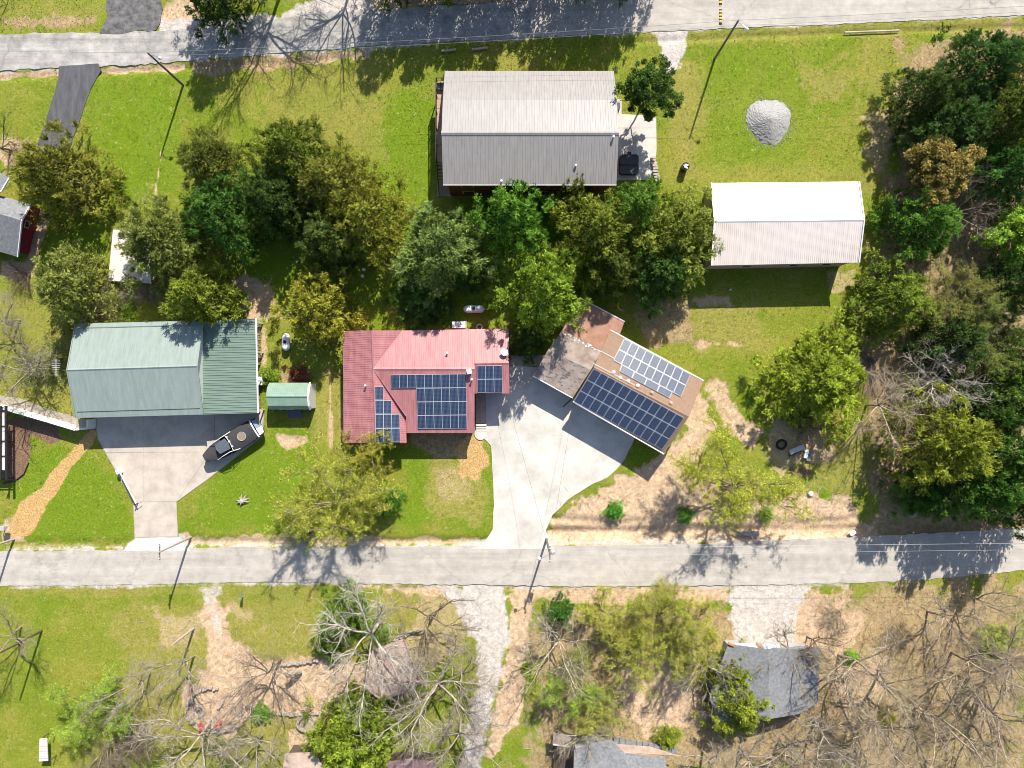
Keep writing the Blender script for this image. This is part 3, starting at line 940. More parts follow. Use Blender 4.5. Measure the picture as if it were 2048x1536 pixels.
for s in (0.3, 0.62):
    p = a0.lerp(b0, s); window_part(hs, (p.x, p.y, 1.25), 1.3, 2.4, (-1, 0), name='door')
for A_, B_ in ((N1, R1), (S1, R1), (N0, R0), (S0, R0)):
    mb = MB(); mb.beam(A_ + Vector((0, 0, 0.02)), B_ + Vector((0, 0, 0.02)), 0.12, 0.2); mb.build('verge_trim', M['white_trim'], hs)

# ---- grey roofed house, top centre
hs = thing('house', P(1055, 280), 'two storey brick house with the big grey ribbed metal roof', 'house')
ze, zk, zr, zs = 4.2, 6.6, 8.0, 6.2
xl, xr = -11.55 + 3.3, 0
xL = (P(891, 142, ze).x + P(881, 267, zr).x + P(887, 371, zs).x) / 3
xR = (P(1227, 142, ze).x + P(1237, 265, zr).x + P(1234, 366, zs).x) / 3
yN, yK, yR, yS = P(0, 142, ze).y, P(0, 200, zk).y, P(0, 266, zr).y, P(0, 370, zs).y
v = lambda x, y, z: Vector((x, y, z))
roof_part(hs, [v(xL, yN, ze), v(xR, yN, ze), v(xR, yK, zk), v(xL, yK, zk)], M['grey_roof'], spacing=0.3)
roof_part(hs, [v(xL, yK, zk + .003), v(xR, yK, zk + .003), v(xR, yR, zr), v(xL, yR, zr)], M['grey_roof'], spacing=0.3)
roof_part(hs, [v(xL, yR, zr), v(xR, yR, zr), v(xR, yS, zs), v(xL, yS, zs)], M['grey_roof'], spacing=0.3)
ridge_part(hs, v(xL - 0.05, yR, zr + .02), v(xR + 0.05, yR, zr + .02), M['grey_roof'], 0.5)
mb = MB()
gable_walls(mb, v(xL, yK, zk), v(xR, yK, zk), v(xL, yR, zr), v(xR, yR, zr), v(xL, yS, zs), v(xR, yS, zs), 0.4)
mb.build('wall', M['brick_wall'], hs)
mb = MB(); mb.slab([v(xL + .4, yN + .3, 0) - v(0, .8, 0), v(xR - .4, yN - .5, 0), v(xR - .4, yK - .2, 0), v(xL + .4, yK - .2, 0)], -0.1, ze - 0.1); mb.build('porch_wall', M['brick_wall'], hs)
for px in (935, 1030, 1085, 1150):
    x = P(px, 380, 4).x; window_part(hs, (x, yS + 0.42, 4.4), 1.5, 1.0, (0, -1))
    window_part(hs, (x, yS + 0.42, 1.6), 1.4, 1.2, (0, -1))
mb = MB(); mb.beam(v(xL, yS, zs - .02), v(xR, yS, zs - .02), 0.13, 0.13); mb.build('gutter', M['grey_wall'], hs)
for px, py, zz in ((1226, 276, 7.8), (1151, 333, 6.7), (1003, 364, 6.3)):
    pipe(hs, px, py, zz - 0.1, 0.55, 0.09)
# deck with stairs on its west side
wd = thing('deck', P(880, 250), 'narrow raised wooden deck with dark railing along the grey roofed house', 'deck')
dx0, dx1 = P(873, 0, 3.0).x, xL + 0.4
dyN, dyS = P(0, 163, 3.0).y, P(0, 325, 3.0).y
nb = 9
for k in range(nb):
    y0 = dyS + (dyN - dyS) * k / nb
    mb = MB(); mb.box(((dx0 + dx1) / 2, y0 + (dyN - dyS) / nb / 2, 3.0), (dx1 - dx0, (dyN - dyS) / nb - 0.02, 0.06)); mb.build('deck_section', M['deck_wood'], wd)
mb = MB()
for k in range(6):
    y0 = dyS + (dyN - dyS) * k / 5
    mb.box((dx0 + 0.07, y0, 1.95), (0.12, 0.12, 4.1))
mb.build('post', M['dark_metal'], wd)
mb = MB()
mb.box((dx0 + 0.03, (dyN + dyS) / 2, 4.0), (0.1, dyN - dyS, 0.08)); mb.box(((dx0 + dx1) / 2, dyN, 4.0), (dx1 - dx0, 0.1, 0.08))
mb.box((dx0 + 0.03, (dyN + dyS) / 2, 3.2), (0.05, dyN - dyS, 0.05))
for k in range(60): mb.box((dx0 + 0.03, dyS + (dyN - dyS) * (k + .5) / 60, 3.6), (0.025, 0.025, 0.8))
mb.build('railing', M['dark_metal'], wd)
for k in range(9):
    y0 = dyS - 0.12 - k * 0.33
    mb = MB(); mb.box(((dx0 + dx1) / 2, y0, 2.85 - k * 0.31), (dx1 - dx0 - 0.1, 0.24, 0.06)); mb.build('tread', M['deck_wood'], wd)
mb = MB()
for x in (dx0 + .03, dx1 - .05): mb.beam((x, dyS, 2.9), (x, dyS - 3.1, 0.15), 0.07, 0.25)
mb.build('stringer', M['dark_metal'], wd)
sheet('landing', [(875, 366), (903, 366), (903, 393), (875, 393)], 0.06, M['walkway'], 0.0, 3, 12)
for k, (px, py) in enumerate(((879, 176), (886, 176))):
    t = thing('deck_chair', P(px, py, 3.03), ('pinkish deck chair in the railing corner of the raised deck' if k == 0 else 'pinkish deck chair half hidden by the grey roof edge'), 'chair', 'deck chairs')
    p = P(px, py, 3.03)
    mb = MB(); mb.box(p + Vector((0, 0, .42)), (0.5, 0.5, 0.06)); mb.build('seat', M['pink_roof'], t)
    mb = MB(); mb.box(p + Vector((0, 0.27, .7)), (0.5, 0.06, 0.55)); mb.build('backrest', M['pink_roof'], t)
    for sx in (-.2, .2):
        for sy in (-.2, .2):
            mb = MB(); mb.box(p + Vector((sx, sy, .2)), (0.05, 0.05, 0.4)); mb.build('leg', M['dark_metal'], t)

# ---- green house with lower carport
hs = thing('house', P(275, 740), 'pale green metal roofed house joined to a lower darker green carport', 'house')
zb, zr = 3.9, 5.5
N0, N1, R0, R1, S0, S1 = P(151, 647, zb), P(403, 641, zb), P(134, 740, zr), P(397, 732, zr), P(152, 836, zb), P(408, 829, zb)
xa = (N0.x + R0.x + S0.x) / 3; xb = (N1.x + R1.x + S1.x) / 3
for p in (N0, R0, S0): p.x = xa
for p in (N1, R1, S1): p.x = xb
roof_part(hs, [N0, N1, R1, R0], M['green_roof'], spacing=0.24, rw=0.04, rh=0.018)
roof_part(hs, [R0, R1, S1, S0], M['green_roof'], spacing=0.24, rw=0.04, rh=0.018)
ridge_part(hs, R0, R1, M['green_roof'])
mb = MB(); gable_walls(mb, N0, N1, R0, R1, S0, S1, 0.3); mb.build('wall', M['white_siding'], hs)
for a_, b_, f in ((S0, S1, 0.14), (N0, N1, 0.1)):
    r_, q_ = (R0, R1)
    A_ = a_.lerp(R0, f) + Vector((0.3, 0, .03)); B_ = b_.lerp(R1, f) + Vector((-0.3, 0, .03))
    mb = MB(); mb.beam(A_, B_, 0.09, 0.07); mb.build('crease_strip', M['carport_roof'], hs)  # darker strip added to draw the roof's pitch crease, not a fitted part
for A_, B_ in ((N1, R1), (S1, R1), (N0, R0), (S0, R0)):
    mb = MB(); mb.beam(A_ + Vector((0, 0, .02)), B_ + Vector((0, 0, .02)), 0.1, 0.16); mb.build('verge_trim', M['green_roof'], hs)
cp = [P(402, 641, 3.35), P(512, 637, 2.75), P(516, 826, 2.75), P(407, 829, 3.35)]
roof_part(hs, cp, M['carport_roof'], name='carport_roof', spacing=0.3, rw=0.07, rh=0.05)
mb = MB(); mb.beam(cp[1] + Vector((.03, 0, .03)), cp[2] + Vector((.03, 0, .03)), 0.16, 0.16); mb.build('gutter', M['white_trim'], hs)
for s in (0.03, 0.35, 0.66, 0.97):
    p = cp[1].lerp(cp[2], s); mb = MB(); mb.box((p.x - 0.2, p.y, 1.3), (0.14, 0.14, 2.7)); mb.build('post', M['white_trim'], hs)
# garage doors under the south eave
for s in (0.3, 0.65):
    p = S0.lerp(S1, s); mb = MB(); mb.box((p.x, p.y + 0.27, 1.3), (3.4, 0.06, 2.5)); mb.build('garage_door', M['white_trim'], hs)

# firewood along the carport edge
for (y0, y1, lab) in ((643, 733, 'long low firewood stack along the carport edge, its northern length'), (792, 826, 'short firewood stack at the front corner of the carport')):
    mb = MB(); r = random.Random(y0)
    ya, yb = P(0, y0).y, P(0, y1).y
    x = P(517, 0).x
    n = int(abs(ya - yb) / 0.2)
    for k in range(n):
        for l in range(5):
            y = ya - (k + .5) * 0.2 + r.uniform(-.03, .03)
            w = r.uniform(.42, .6)
            mb.tube([(x - w / 2 + r.uniform(-.05, .05), y, 0.1 + l * 0.19), (x + w / 2, y, 0.1 + l * 0.19)], r.uniform(.07, .1), 6)
    stand_alone(mb, 'firewood_stack', M['log_end'], lab, 'firewood', 'firewood stacks')

# ---- red roofed house with solar panels
hs = thing('house', P(850, 770), 'house with the pinkish red metal roof carrying blue solar panels', 'house')
zr, zn, zs_ = 5.0, 3.6, 3.3
plN = plane3(P(747, 738, zr), P(949, 738, zr), P(900, 659, zn))
plS = plane3(P(747, 738, zr), P(949, 738, zr), P(880, 866, zs_))
plW = plane3(P(743, 661, zr), P(752, 886, zr), P(686, 770, 3.6))
plE = plane3(P(743, 661, zr), P(752, 886, zr), P(813, 870, 3.3))
rN = [Q(806, 661, plN), Q(1017, 657, plN), Q(1018, 726, plN), Q(949, 727, plN), Q(949, 738, plN), Q(747, 738, plN)]
roof_part(hs, rN, M['red_roof'], spacing=0.26, rw=0.05)
rS = [Q(747, 738, plS), Q(949, 738, plS), Q(949, 866, plS), Q(813, 866, plS), Q(812, 832, plS)]
roof_part(hs, rS, M['red_roof'], spacing=0.26, rw=0.05)
zE = Q(985, 726, plN).z
plX = plane3(Q(949, 727, plN), Q(1018, 726, plN), P(985, 787, zE - 0.85))
roof_part(hs, [Q(949, 727, plX), Q(1018, 726, plX), Q(1019, 787, plX), Q(949, 787, plX)], M['red_roof'], spacing=0.26, rw=0.05)
roof_part(hs, [Q(686, 662, plW), Q(743, 661, plW), Q(752, 886, plW), Q(687, 886, plW)], M['red_roof'], spacing=0.26, rw=0.06)
roof_part(hs, [Q(743, 661, plE), Q(806, 661, plE), Q(747, 738, plE), Q(812, 832, plE), Q(813, 886, plE), Q(752, 886, plE)], M['red_roof'], spacing=0.26, rw=0.06)
ridge_part(hs, Q(743, 661, plW), Q(752, 886, plW), M['red_roof'], 0.3)
ridge_part(hs, Q(747, 738, plS), Q(949, 738, plS), M['red_roof'], 0.5)
ridge_part(hs, Q(949, 727, plX), Q(1018, 726, plX), M['red_roof'], 0.4)
for a_, b_, pl in (((747, 738), (806, 661), plN), ((747, 738), (812, 832), plS)):
    mb = MB(); mb.beam(Q(*a_, pl) + Vector((0, 0, .03)), Q(*b_, pl) + Vector((0, 0, .03)), 0.12, 0.05); mb.build('valley_flashing', M['red_roof'], hs)
mb = MB()
mb.slab([P(*p, 3.3) for p in [(691, 667), (1012, 663), (1013, 782), (945, 782), (945, 861), (817, 861), (808, 861), (808, 881), (692, 881)]], -0.1, 3.2)
for yy in (666, 882):   # gable ends of the cross wing
    t_ = [P(691, yy, 3.55), P(746, yy, 4.85), P(806, yy, 3.3)]
    for q_ in t_: q_.z -= 0.12
    mb.prism([p + Vector((0, .06, 0)) for p in t_], [p - Vector((0, .06, 0)) for p in t_])
mb.build('wall', M['red_wall'], hs)
for px in (850, 905): window_part(hs, (P(px, 861, 3.3).x, P(px, 861, 3.3).y, 1.6), 1.5, 1.3, (0, -1))
window_part(hs, (P(750, 881, 3.3).x, P(750, 881, 3.3).y, 1.6), 1.5, 1.3, (0, -1))
solar(hs, [(782, 749), (932, 747), (932.5, 774.5), (782.5, 776)], 9, 1, plS)
solar(hs, [(833, 776), (932.5, 774.5), (934, 856), (836, 857)], 6, 3, plS)
solar(hs, [(954, 731), (1004, 730.5), (1005, 784), (955, 784.6)], 3, 2, plX)
solar(hs, [(749, 773), (765.5, 773), (766, 800), (749.3, 800)], 1, 1, plE)
solar(hs, [(749.3, 800.5), (782, 800.5), (782.5, 828), (749.8, 828)], 2, 1, plE)
solar(hs, [(749.8, 828.5), (798.5, 828), (799.5, 884), (750.5, 884.5)], 3, 2, plE)
for px, py, pl in ((895, 706, plN), (732, 771, plW), (944, 759, plS)):
    p = Q(px, py, pl); mb = MB(); mb.tube([p, p + Vector((0, 0, .5))], 0.08, 8); mb.lathe(p + Vector((0, 0, .48)), [(.14, 0), (.12, .08), (.01, .12)], 8); mb.build('vent_pipe', M['white_trim'], hs)
p = Q(939, 743, plS); mb = MB(); mb.box(p + Vector((0, 0, .3)), (.42, .42, .7), 0.2); mb.box(p + Vector((0, 0, .68)), (.56, .56, .08), 0.2); mb.build('chimney', M['white_trim'], hs)
# satellite dish at the east end
p = Q(1009, 706, plN)
mb = MB(); mb.lathe(p + Vector((0, 0.1, .5)), [(0.05, 0), (.3, .04), (.44, .16), (.43, .17), (.28, .07), (0.02, 0.03)], 14)
d_ = mb.build('satellite_dish', M['tank_white'], hs)
d_.data.transform(__import__('mathutils').Matrix.Identity(4))
mb = MB(); mb.tube([p, p + Vector((0, .05, .5))], 0.03, 6); mb.tube([p + Vector((0, .1, .5)), p + Vector((0.1, -.35, .8))], 0.02, 6); mb.build('dish_arm', M['steel'], d_)
# porch steps on the driveway side
st = thing('porch', P(962, 820), 'narrow concrete porch with steps at the driveway side of the red roofed house', 'porch')
mb = MB(); mb.slab([P(952, 788), P(972, 788), P(972, 846), P(952, 846)], -.1, 0.42); mb.build('porch_floor', M['walkway'], st)
for k in range(3):
    mb = MB(); mb.slab([P(952, 847.3 + k * 5), P(973, 847.3 + k * 5), P(973, 851.8 + k * 5), P(952, 851.8 + k * 5)], -.1, 0.32 - k * 0.1); mb.build('step', M['concrete_new'], st)
mb = MB(); mb.lathe(P(961, 868), [(.75, -.05), (.75, .08)], 18); mb.build('round_pad', M['concrete_new'], st)

# ---- tan garage with solar panels and its lower wings
hs = thing('garage', P(1277, 784), 'tan shingled garage turned at an angle, covered with two solar arrays', 'garage')
zb, zr = 3.3, 5.1
A0, A1, R0, R1, B0, B1 = P(1146, 803, zb), P(1328, 908, zb), P(1187, 735, zr), P(1378, 833, zr), P(1221, 660, zb), P(1407, 761, zb)
plS = plane3(A0, A1, R0); plN = plane3(B0, B1, R0)
roof_part(hs, [A0, A1, Q(1378, 833, plS), R0], M['tan_shingle'], spacing=0, thick=0.16)
roof_part(hs, [B0, B1, Q(1378, 833, plN), R0], M['tan_shingle'], spacing=0, thick=0.16)
ridge_part(hs, R0, R1, M['tan_shingle'], 0.3)
mb = MB(); gable_walls(mb, A0, A1, R0, R1, B0, B1, 0.35, 0.2); mb.build('wall', M['tan_wall'], hs)
mb = MB(); mb.beam(B0, B1, 0.12, 0.18); mb.beam(A0, A1, 0.12, 0.18); mb.build('gutter', M['white_trim'], hs)
solar(hs, [(1187.5, 736.5), (1368, 834.5), (1324, 898), (1148, 802)], 12, 3, plS)
solar(hs, [(1248, 678), (1380, 749), (1361, 794), (1226.5, 721)], 9, 2, plN)
solar(hs, [(1243, 730.5), (1344, 784.5), (1338, 797), (1238, 743)], 4, 1, plN)
for px, py in ((1227, 744), (1240, 755), (1256, 762), (1275, 771), (1303, 785), (1341, 806)):
    round_vent(hs, Q(px, py, plN), 0.22, M['white_trim'] if px < 1300 else M['tan_wall'])
mb = MB(); mb.beam(Q(1187, 727, plN) + Vector((0, 0, .06)), Q(1270, 771, plN) + Vector((0, 0, .06)), 0.06, 0.05); mb.beam(Q(1195, 699, plN) + Vector((0, 0, .06)), Q(1227, 716, plN) + Vector((0, 0, .06)), 0.06, 0.05); mb.build('conduit', M['white_trim'], hs)
for f in (0.3, 0.72):
    p = A0.lerp(A1, f); d = (A1 - A0).normalized(); nr = Vector((-0.5, -0.87, 0))
    q = Vector((p.x, p.y, 1.25)) - nr * 0.32
    mb = MB(); mb.box(q, (3.6, 0.12, 2.4), math.atan2(d.y, d.x)); mb.build('garage_door', M['white_trim'], hs)
# lower west wing and flat roofed back room
W0, W1, V0, V1, U0, U1 = P(1066, 752, 2.7), P(1145, 796, 2.7), P(1096, 700, 3.5), P(1182, 740, 3.5), P(1125, 660, 2.75), P(1204, 700, 2.75)
mb = MB(); roof_mesh(mb, [W0, W1, V1, V0], 0, thick=0.14); mb.build('wing_roof', M['old_shingle'], hs)
mb = MB(); roof_mesh(mb, [V0, V1, U1, U0], 0, thick=0.14); mb.build('wing_roof', M['old_shingle'], hs)
mb = MB(); gable_walls(mb, W0, W1, V0, V1, U0, U1, 0.25, 0.18); mb.build('wing_wall', M['tan_wall'], hs)
mb = MB(); mb.beam(W0, W1, 0.1, 0.14); mb.build('gutter', M['white_trim'], hs)
bk = [P(1124, 661, 2.82), P(1224, 712, 2.82), P(1249, 643, 2.5), P(1160, 596, 2.5)]
mb = MB(); roof_mesh(mb, bk, 0, thick=0.14); mb.build('flat_roof', M['brown_felt'], hs)
mb = MB(); mb.beam(bk[2], bk[3], 0.1, 0.14); mb.build('fascia', M['white_trim'], hs)
cc = sum(bk, Vector()) / 4
mb = MB(); mb.slab([p.lerp(cc, 0.08) for p in bk], -.1, 2.4); mb.build('wing_wall', M['tan_wall'], hs)
mb = MB(); r = random.Random(5)
for k in range(26):
    s = r.random(); p = U0.lerp(U1, s) + (V0 - U0) * r.uniform(0.05, .12) + Vector((r.gauss(0, .08), r.gauss(0, .08), .1))
    mb.box(p, (r.uniform(.05, .3), r.uniform(.05, .18), .05), r.random() * 3)
mb.build('roof_flakes', M['white_trim'], hs)['kind'] = 'stuff'
mb = MB()
for k in range(70):
    s, u = r.random(), r.random(); p = V0.lerp(V1, s) * (1 - u) + W0.lerp(W1, s) * u + Vector((0, 0, .03))
    mb.box(p, (r.uniform(.12, .5), .05, .03), -0.5 + r.gauss(0, .1))
mb.build('lifted_shingles', M['grey_shingle'], hs)['kind'] = 'stuff'
# gooseneck lamp pole leaning off the eave between wing and garage
mb = MB(); mb.tube([P(1144, 797, 2.6), P(1127, 813, 1.2)], 0.09, 8); mb.build('downspout', M['dark_metal'], hs)

# ---- left edge: shingle house with crimson wall
hs = thing('house', P(20, 450), 'grey shingled house with a crimson gable wall at the picture edge', 'house')
N1, R1, S1 = P(62, 409, 2.5), P(44, 441, 4.2), P(36, 514, 2.5)
off = Vector((-12, 3.5, 0))
mb = MB(); roof_mesh(mb, [N1, R1, R1 + off, N1 + off], 0, thick=.15); mb.build('roof_slope', M['grey_shingle'], hs)
mb = MB(); roof_mesh(mb, [R1, S1, S1 + off, R1 + off], 0, thick=.15); mb.build('roof_slope', M['grey_shingle'], hs)
mb = MB(); g = lambda p: Vector((p.x, p.y, -.1))
e = [P(81, 418), P(81, 418, 2.3), P(70, 452, 3.9), P(57, 509, 2.3), P(57, 509)]
e[1] = Vector((e[0].x, e[0].y, 2.35)); e[3] = Vector((e[4].x, e[4].y, 2.35)); m_ = (e[0] + e[4]) / 2; e[2] = Vector((m_.x - .1, m_.y + .3, 3.7))
mb.prism(e, [p + off for p in e]); mb.build('wall', M['red_wall'], hs)
for A_, B_ in ((N1, R1), (R1, S1)):
    mb = MB(); mb.beam(A_ + Vector((0, 0, .02)), B_ + Vector((0, 0, .02)), .1, .2); mb.build('verge_trim', M['white_trim'], hs)
mb = MB(); roof_mesh(mb, [P(-40, 330, 3.2), P(-8, 340, 3.2), P(19, 356, 2.9), P(2, 384, 3.3), P(-40, 384, 3.3)], 0, thick=.15); mb.build('porch_roof', M['grey_shingle'], hs)
mb = MB(); mb.beam(P(19, 356, 2.95), P(2, 384, 3.35), .12, .2); mb.build('fascia', M['white_trim'], hs)
pw = (e[0] * .6 + e[4] * .4); window_part(hs, (pw.x, pw.y, 1.6), .9, .8, (1, -.25))

# ---- small white shed under the juniper
hs = thing('shed', P(258, 512), 'small white metal roofed shed half covered by a juniper', 'shed')
r4 = [P(226, 459, 2.5), P(304, 462, 2.6), P(302, 567, 2.4), P(216, 561, 2.3)]
roof_part(hs, r4, M['white_roof'], spacing=0.28, down=(0, -1, -.03))
cc = sum(r4, Vector()) / 4
mb = MB(); mb.slab([p.lerp(cc, .1) for p in r4], -.1, 2.2); mb.build('wall', M['wood_dark'], hs)

# ---- small green barn shed
hs = thing('shed', P(582, 798), 'small barn shed with rounded green metal roof and white end wall', 'shed')
x0, x1 = P(535, 0, 2.5).x, P(617, 0, 2.5).x
prof = [(765.5, 1.9), (776, 2.7), (793, 3.0), (811.5, 2.65), (819, 1.9)]
ys = [P(0, py, z).y for py, z in prof]
for k in range(4):
    q = [Vector((x0, ys[k], prof[k][1])), Vector((x1, ys[k], prof[k][1])), Vector((x1, ys[k + 1], prof[k + 1][1])), Vector((x0, ys[k + 1], prof[k + 1][1]))]
    roof_part(hs, q, M['shed_roof'], spacing=0.26, rw=0.05, thick=0.06)
ridge_part(hs, (x0, ys[2], 3.02), (x1, ys[2], 3.02), M['shed_roof'], 0.24)
mb = MB()
pr = [Vector((x0 + .15, ys[0] - .12, -.05)), Vector((x0 + .15, ys[0] - .12, 1.85)), Vector((x0 + .15, ys[1], 2.6)), Vector((x0 + .15, ys[2], 2.9)), Vector((x0 + .15, ys[3], 2.55)), Vector((x0 + .15, ys[4] + .12, 1.85)), Vector((x0 + .15, ys[4] + .12, -.05))]
mb.prism(pr, [p + Vector((x1 - x0 - .2, 0, 0)) for p in pr]); mb.build('wall', M['dark_metal'], hs)
mb = MB(); q_ = [p + Vector((x1 - x0 - .04, 0, 0)) for p in pr]; mb.prism(q_, [p + Vector((.06, 0, 0)) for p in q_]); mb.build('end_wall', M['white_siding'], hs)
mb = MB(); q_ = [Vector((x1 + .05, y, z)) for y, z in zip(ys, [p[1] for p in prof])]
for k in range(4): mb.beam(q_[k], q_[k + 1], .14, .2)
mb.build('verge_trim', M['white_trim'], hs)
for a_, b_ in ((566, 574), (579, 594)):
    mb = MB(); mb.beam((P(a_, 0).x, ys[4] - .02, 1.5), (P(b_, 0).x, ys[4] - .02, 1.5), .1, .14); mb.build('door_rail', M['white_trim'], hs)
mb = MB(); q_ = [(P(576, 0).x, ys[4] + .1, .3), (P(602, 0).x, ys[4] + .1, .3), (P(606, 0).x, ys[4] - 1.1, .03), (P(577, 0).x, ys[4] - 1.1, .03)]
mb.prism([Vector(p) - Vector((0, 0, .06)) for p in q_][::-1], [Vector(p) for p in q_][::-1]); mb.build('ramp', M['slate_canvas'], hs)

# ---- bottom: grey shingled house with white carport
hs = thing('house', P(1560, 1360), 'grey shingled house behind bare branches with a white panelled front canopy', 'house')
rg = [P(1536, 1299, 4.0), P(1540, 1438, 4.0)]
lw = [P(1455, 1287, 2.8), P(1420, 1392, 2.8)]
mb = MB(); roof_mesh(mb, [rg[0], P(1456, 1288, 2.9), P(1418, 1395, 2.9), P(1440, 1445, 2.9), rg[1]], 0, thick=.14); mb.build('roof_slope', M['grey_shingle'], hs)
mb = MB(); roof_mesh(mb, [rg[0], P(1600, 1293, 3.0), P(1640, 1296, 2.9), P(1636, 1405, 2.9), P(1598, 1428, 2.95), rg[1]], 0, thick=.14); mb.build('roof_slope', M['grey_shingle'], hs)
mb = MB(); mb.slab([P(*p, 2.8) for p in [(1462, 1297), (1628, 1303), (1624, 1395), (1590, 1420), (1450, 1430), (1430, 1392)]], -.1, 2.7); mb.build('wall', M['grey_wall'], hs)
for q in ([(1470, 1287), (1512, 1286), (1518, 1296), (1474, 1292)], [(1522, 1286), (1560, 1289), (1566, 1295), (1530, 1299)]):
    mb = MB(); mb.slab([P(*p, 3.1) for p in q], 3.02, 3.1); mb.build('canopy_panel', M['white_trim'], hs)
for a_, b_ in (((1456, 1286), (1469, 1292)), ((1512, 1286), (1524, 1298)), ((1562, 1288), (1578, 1296))):
    mb = MB(); mb.beam(P(*a_, 3.1), P(*b_, 3.12), .22, .16); mb.build('beam', M['orange_wood'], hs)

hs = thing('house', P(1280, 1540), 'grey shingled house cut off by the lower picture edge beside a deck', 'house')
mb = MB(); roof_mesh(mb, [P(1148, 1500, 3.0), P(1180, 1487, 3.0), P(1222, 1478, 3.1), P(1300, 1600, 4.6), P(1146, 1600, 4.4)], 0, thick=.15); mb.build('roof_slope', M['grey_shingle'], hs)
mb = MB(); roof_mesh(mb, [P(1222, 1478, 3.1), P(1232, 1504, 3.0), P(1330, 1514, 3.0), P(1345, 1600, 4.2), P(1300, 1600, 4.6)], 0, thick=.15); mb.build('roof_slope', M['grey_shingle'], hs)
mb = MB(); mb.slab([P(*p, 3) for p in [(1152, 1504), (1218, 1484), (1228, 1506), (1325, 1518), (1330, 1600), (1150, 1600)]], -.1, 2.85); mb.build('wall', M['grey_wall'], hs)
hs = thing('porch', P(1260, 1500), 'tan flat porch roof with a white rim against the grey house at the lower edge', 'porch')
mb = MB(); roof_mesh(mb, [P(1234, 1489, 2.4), P(1300, 1494, 2.4), P(1360, 1512, 2.4), P(1300, 1508, 2.4), P(1233, 1503, 2.4)], 0, thick=.12); mb.build('roof', M['pink_roof'], hs)
mb = MB(); mb.beam(P(1233, 1504, 2.42), P(1320, 1511, 2.42), .12, .1); mb.build('fascia', M['orange_wood'], hs)
for px, py in ((1238, 1492), (1295, 1495)):
    mb = MB(); mb.box(P(px, py, 1.1), (.12, .12, 2.4)); mb.build('post', M['wood_dark'], hs)
# retaining wall of dark blocks
rw = thing('retaining_wall', P(1290, 1482), 'low wall of dark blocks between the brush and the porch at the lower edge', 'wall')
for k in range(11):
    a_ = P(1226 + k * 11.5, 1477 + k * 1.9); b_ = P(1226 + (k + 1) * 11.5 - 1.0, 1477 + (k + 1) * 1.9)
    mb = MB(); mb.beam(a_ + Vector((0, 0, .25)), b_ + Vector((0, 0, .25)), .5, .7 + .05 * (k % 3)); mb.build('block', M['grey_shingle'], rw)
# deck with a grey roof slab
dk = thing('deck', P(1122, 1500), 'dark brown deck with grey roof sheet at the lower edge of the picture', 'deck')
for k in range(8):
    mb = MB(); mb.slab([P(1107 + k * 4, 1491, .6), P(1110.4 + k * 4, 1491, .6), P(1110.4 + k * 4, 1560, .6), P(1107 + k * 4, 1560, .6)], .5, .6); mb.build('plank', M['wood_dark'], dk)
mb = MB(); roof_mesh(mb, [P(1106, 1466, 2.4), P(1142, 1472, 2.4), P(1142, 1494, 2.3), P(1106, 1488, 2.3)], 0, thick=.1); mb.build('roof', M['old_shingle'], dk)
mb = MB(); mb.beam(P(1106, 1489, 2.35), P(1140, 1494, 2.35), .1, .1); mb.build('fascia', M['white_trim'], dk)
for px in (1108, 1139):
    mb = MB(); mb.box(P(px, 1480, 1.1), (.12, .12, 2.3)); mb.build('post', M['wood_dark'], dk)

# pinkish shelter roof among the bare trees
hs = thing('shelter', P(785, 1340), 'open shelter with a pale pinkish flat roof among bare trees', 'shelter')
rf = [P(744, 1300, 2.5), P(807, 1278, 2.5), P(840, 1368, 2.6), P(764, 1403, 2.5), P(730, 1377, 2.5)]
mb = MB(); roof_mesh(mb, rf, 0, thick=.12); mb.build('roof', M['pink_roof'], hs)
mb = MB(); mb.beam(rf[1], rf[2], .16, .22); mb.beam(rf[2], rf[3], .12, .2); mb.build('fascia', M['mauve_roof'], hs)
for p in rf:
    q = p.lerp(sum(rf, Vector()) / 5, .12); mb = MB(); mb.box((q.x, q.y, 1.2), (.14, .14, 2.4)); mb.build('post', M['wood_dark'], hs)
for (nm, pl_, lab) in (('shed', [(570, 1507), (628, 1505), (650, 1540), (650, 1570), (560, 1570)], 'low brown roofed shed at the lower edge beside a green juniper'),
                       ('shed', [(775, 1524), (820, 1518), (868, 1524), (880, 1570), (770, 1570)], 'mauve roofed shed at the lower edge under bare branches')):
    hs = thing(nm, P(*pl_[0]), lab, 'shed')
    q = [P(*p, 2.4) for p in pl_]
    mb = MB(); roof_mesh(mb, q, 0, thick=.12); mb.build('roof', M['mauve_roof'] if pl_[0][0] > 700 else M['pink_roof'], hs)
    c_ = sum(q, Vector()) / 5
    mb = MB(); mb.slab([p.lerp(c_, .12) for p in q], -.1, 2.28); mb.build('wall', M['wood_dark'], hs)

# ------------------------------------------------------------------ walls, poles, wires
wl = thing('retaining_wall', P(85, 832), 'long white topped concrete wall beside the green house', 'wall')
wp = [(-60, 792), (0, 808), (60, 825), (115, 841), (168, 857)]
for k in range(4):
    mb = MB(); a_, b_ = P(*wp[k]), P(*wp[k + 1]); mb.beam(a_ + Vector((0, 0, .8)), b_ + Vector((0, 0, .8)), .26, 1.8); o = mb.build('wall_section', M['white_siding'], wl)
    mb = MB(); mb.beam(a_ + Vector((0, 0, 1.74)), b_.lerp(a_, .01) + Vector((0, 0, 1.74)), .34, .08); mb.build('coping', M['white_trim'], o)
mb = MB(); mb.beam(P(168, 857, 0) + Vector((0, 0, .8)), P(190, 855) + Vector((0, 0, .8)), .26, 1.8); mb.beam(P(190, 855) + Vector((0, 0, .8)), P(191, 838) + Vector((0, 0, .8)), .2, 1.8); mb.build('return_wall', M['white_siding'], wl)
